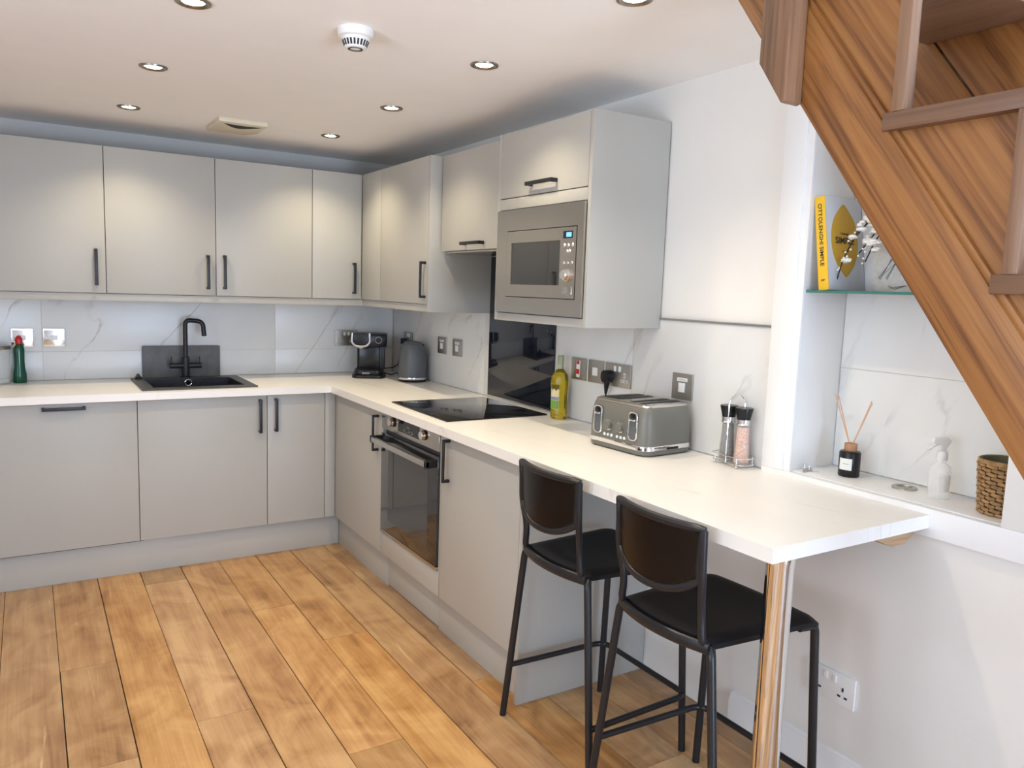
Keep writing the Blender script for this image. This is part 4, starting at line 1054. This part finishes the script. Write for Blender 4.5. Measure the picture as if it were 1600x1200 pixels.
pc = thing('sketch_canvas', 'small pale canvas with a grey branch sketch on the glass shelf', 'picture', (0.175, -3.37, SZt))
obj('canvas', MB().box(0.160, 0.182, -3.50, -3.242, SZt, SZt + 0.20, 0.001), M['canvas'], pc)
random.seed(3); m = MB()
for (y0, z0, y1, z1) in ((-3.262, 0.04, -3.300, 0.098), (-3.280, 0.045, -3.335, 0.120), (-3.30, 0.012, -3.345, 0.020)):
    for j in range(5):
        q = random.uniform(-.008, .008)
        m.tube([(0.1592, y0 + q, SZt + z0 + q), (0.1592, (y0 + y1) / 2 + q, SZt + (z0 + z1) / 2 - q), (0.1592, y1 - q, SZt + z1)], 0.0007, 5)
obj('sketch', m, M['greyink'], pc)
fl = thing('blossom_vase', 'white vase of dark twigs with white blossom on the glass shelf', 'vase', (0.090, -3.512, SZt))
obj('vase', MB().lathe([(0, 0.0), (0.030, 0.0), (0.045, 0.03), (0.048, 0.06), (0.036, 0.10), (0.020, 0.13), (0.022, 0.15), (0.018, 0.15), (0.016, 0.13), (0, 0.12)]), M['trim'], fl, local=True)
random.seed(11)
twigs = [[(0, 0, 0.14), (-0.01, 0.10, 0.245), (-0.03, 0.200, 0.235), (-0.035, 0.275, 0.150), (-0.035, 0.305, 0.085), (-0.035, 0.318, 0.030)],
         [(0, 0, 0.14), (0.0, 0.10, 0.265), (-0.01, 0.19, 0.260), (-0.02, 0.245, 0.205), (-0.025, 0.275, 0.165)],
         [(0, 0, 0.14), (0.0, 0.09, 0.22), (-0.01, 0.17, 0.205), (-0.015, 0.215, 0.15), (-0.02, 0.240, 0.085)],
         [(0, 0, 0.14), (0.0, 0.10, 0.24), (-0.005, 0.19, 0.215), (-0.010, 0.225, 0.165), (-0.02, 0.262, 0.110)],
         [(0, 0, 0.14), (0.0, -0.08, 0.24), (-0.01, -0.17, 0.23), (-0.02, -0.21, 0.16), (-0.02, -0.235, 0.09)]]
for tw in twigs:
    pts = [Vector(p) for p in tw]; cur = []
    for i in range(len(pts) - 1):
        for k in range(6): cur.append(pts[i].lerp(pts[i + 1], k / 6))
    cur.append(pts[-1])
    for _ in range(3): cur = [cur[0]] + [(cur[i - 1] + cur[i] * 2 + cur[i + 1]) / 4 for i in range(1, len(cur) - 1)] + [cur[-1]]
    s = obj('twig', MB().tube(cur, [0.0030 - 0.0012 * i / len(cur) for i in range(len(cur))], 7), M['twig'], fl, local=True)
    m = MB(); n = len(cur)
    for i in range(int(n * .45), n, 1):
        q = cur[i] + Vector([random.uniform(-.008, .008) for _ in range(3)])
        if i < n * .86 and random.random() < .58:
            for j in range(3):
                m.ball(q + Vector([random.uniform(-.009, .009) for _ in range(3)]), random.uniform(.006, .012), sc=(1, random.uniform(1, 1.7), random.uniform(.6, .9)), sub=1)
        else: m.ball(q, 0.0035, sub=1)
    obj('blossom', m, M['petal'], s, local=True)

df = thing('reed_diffuser', 'black reed diffuser with cork collar on the niche sill', 'diffuser', (0.105, -3.255, 0.9290), R(-35))
obj('bottle', MB().lathe([(0, 0), (0.029, 0), (0.031, 0.004), (0.031, 0.072), (0.028, 0.077), (0.018, 0.078), (0, 0.078)], n=36), M['blackplastic'], df, local=True)
obj('cap', MB().lathe([(0, 0.078), (0.018, 0.078), (0.0185, 0.080), (0.0185, 0.100), (0.012, 0.102), (0, 0.102)]), M['cork'], df, local=True)
lb = obj('label', curved_label(0.0314, R(190), R(262), 0.022, 0.057), M['label'], df, local=True)
obj('label_print', curved_label(0.0319, R(215), R(245), 0.040, 0.0415), M['greyink'], lb, local=True)
for (dx, dy, h) in ((0.0, 0.068, 0.243), (0.006, 0.060, 0.238), (0.0, -0.058, 0.232), (0.012, -0.048, 0.236)):
    # reeds lean along the wall (world y); turn into local axes
    v = Matrix.Rotation(R(35), 3, 'Z') @ Vector((dx, dy, 0))
    obj('reed', MB().tube([(v.x * -.02, v.y * -.02, 0.08), (v.x, v.y, h)], 0.0017, 6), M['reed'], df, local=True)
sb = thing('spray_bottle', 'clear frosted spray bottle with white trigger on the niche sill', 'bottle', (0.108, -3.530, 0.9290), R(30))
obj('bottle', MB().lathe([(0, 0), (0.026, 0), (0.028, 0.004), (0.028, 0.072), (0.024, 0.088), (0.013, 0.098), (0.012, 0.108), (0, 0.108)]), M['frost'], sb, local=True)
obj('collar', MB().lathe([(0, 0.105), (0.0145, 0.105), (0.0150, 0.108), (0.0150, 0.122), (0.0125, 0.130), (0, 0.130)]), M['white'], sb, local=True)
obj('trigger_head', MB().prism([(-0.030, 0.152), (-0.026, 0.166), (0.010, 0.170), (0.020, 0.160), (0.016, 0.150), (0.008, 0.138), (0.007, 0.128), (-0.007, 0.128), (-0.008, 0.146)], 'x', -0.007, 0.007, 0.002, mat=Matrix.Rotation(R(-152), 4, 'Z')), M['white'], sb, local=True)
obj('trigger', MB().tube([(-0.006, 0.010, 0.152), (-0.013, 0.023, 0.143), (-0.018, 0.034, 0.134)], [0.0045, 0.004, 0.003], 8), M['white'], sb, local=True)
obj('label', curved_label(0.0285, R(172), R(240), 0.022, 0.068), M['label'], sb, local=True)

# wicker basket
wb = thing('wicker_basket', 'small woven wicker basket with olive lining on the niche sill', 'basket', (0.098, -3.703, 0.9290))
m = MB(); rows, cols = 13, 26
def br(z): return 0.053 + 0.010 * z / 0.132
for i in range(rows):
    z = 0.005 + i * 0.0102; pts = []
    for k in range(cols * 4):
        a = 2 * PI * k / (cols * 4); ph = PI * (k / 4.0) + (PI if i % 2 else 0)
        r = br(z) + 0.0020 * math.sin(ph)
        pts.append((r * math.cos(a), r * math.sin(a), z + 0.0012 * math.cos(ph)))
    m.tube(pts, 0.0046, 6, closed=True)
for z in (0.134, 0.138): m.tube([(br(z) * math.cos(2 * PI * k / 48), br(z) * math.sin(2 * PI * k / 48), z) for k in range(48)], 0.0038, 6, closed=True)
obj('weave', m, M['wicker'], wb, local=True)
m = MB()
for k in range(cols):
    a = 2 * PI * (k + .5) / cols
    m.tube([(br(z) * math.cos(a), br(z) * math.sin(a), z) for z in (0.002, 0.134)], 0.0028, 6)
obj('stakes', m, M['wickerdark'], wb, local=True)
obj('lining', MB().lathe([(0, 0.001), (0.0495, 0.001), (0.0580, 0.138), (0.0600, 0.143), (0.0565, 0.141), (0.0480, 0.004), (0, 0.004)], n=40), M['liner'], wb, local=True)

t = thing('steel_ring', 'flat steel ring lying on the niche sill beside the spray bottle', 'ring', (0.122, -3.425, 0.9288))
obj('ring', MB().lathe([(0.020, 0.0), (0.034, 0.0), (0.034, 0.003), (0.030, 0.006), (0.022, 0.006), (0.020, 0.003)], n=36, close=True), M['nickel'], t, local=True)
obj('inner_plate', MB().lathe([(0, 0.0), (0.020, 0.0), (0.020, 0.002), (0.008, 0.003), (0, 0.003)]), M['niclamp'], t, local=True)
t = thing('key_bunch', 'small bunch of keys on the left end of the niche sill', 'keys', (0.040, -3.150, 0.9288))
obj('key_ring', MB().tube([(0.011 * math.cos(k * PI / 10), -0.004 + 0.004 * math.sin(k * PI / 10), 0.012 + 0.0105 * math.sin(k * PI / 10)) for k in range(20)], 0.0010, 6, closed=True), M['chrome'], t, local=True)
for a in (-150, -60, 15):
    mt2 = Matrix.Rotation(R(a), 4, 'Z')
    obj('key', MB().disc((0.013, 0, 0.0008), 'z', 0.0075, 0.0018, 16).box(0.018, 0.040, -0.0022, 0.0022, 0.0008, 0.0026, mi=0), M['nickel'], t, local=True).matrix_local = mt2

bpy.context.view_layer.update()
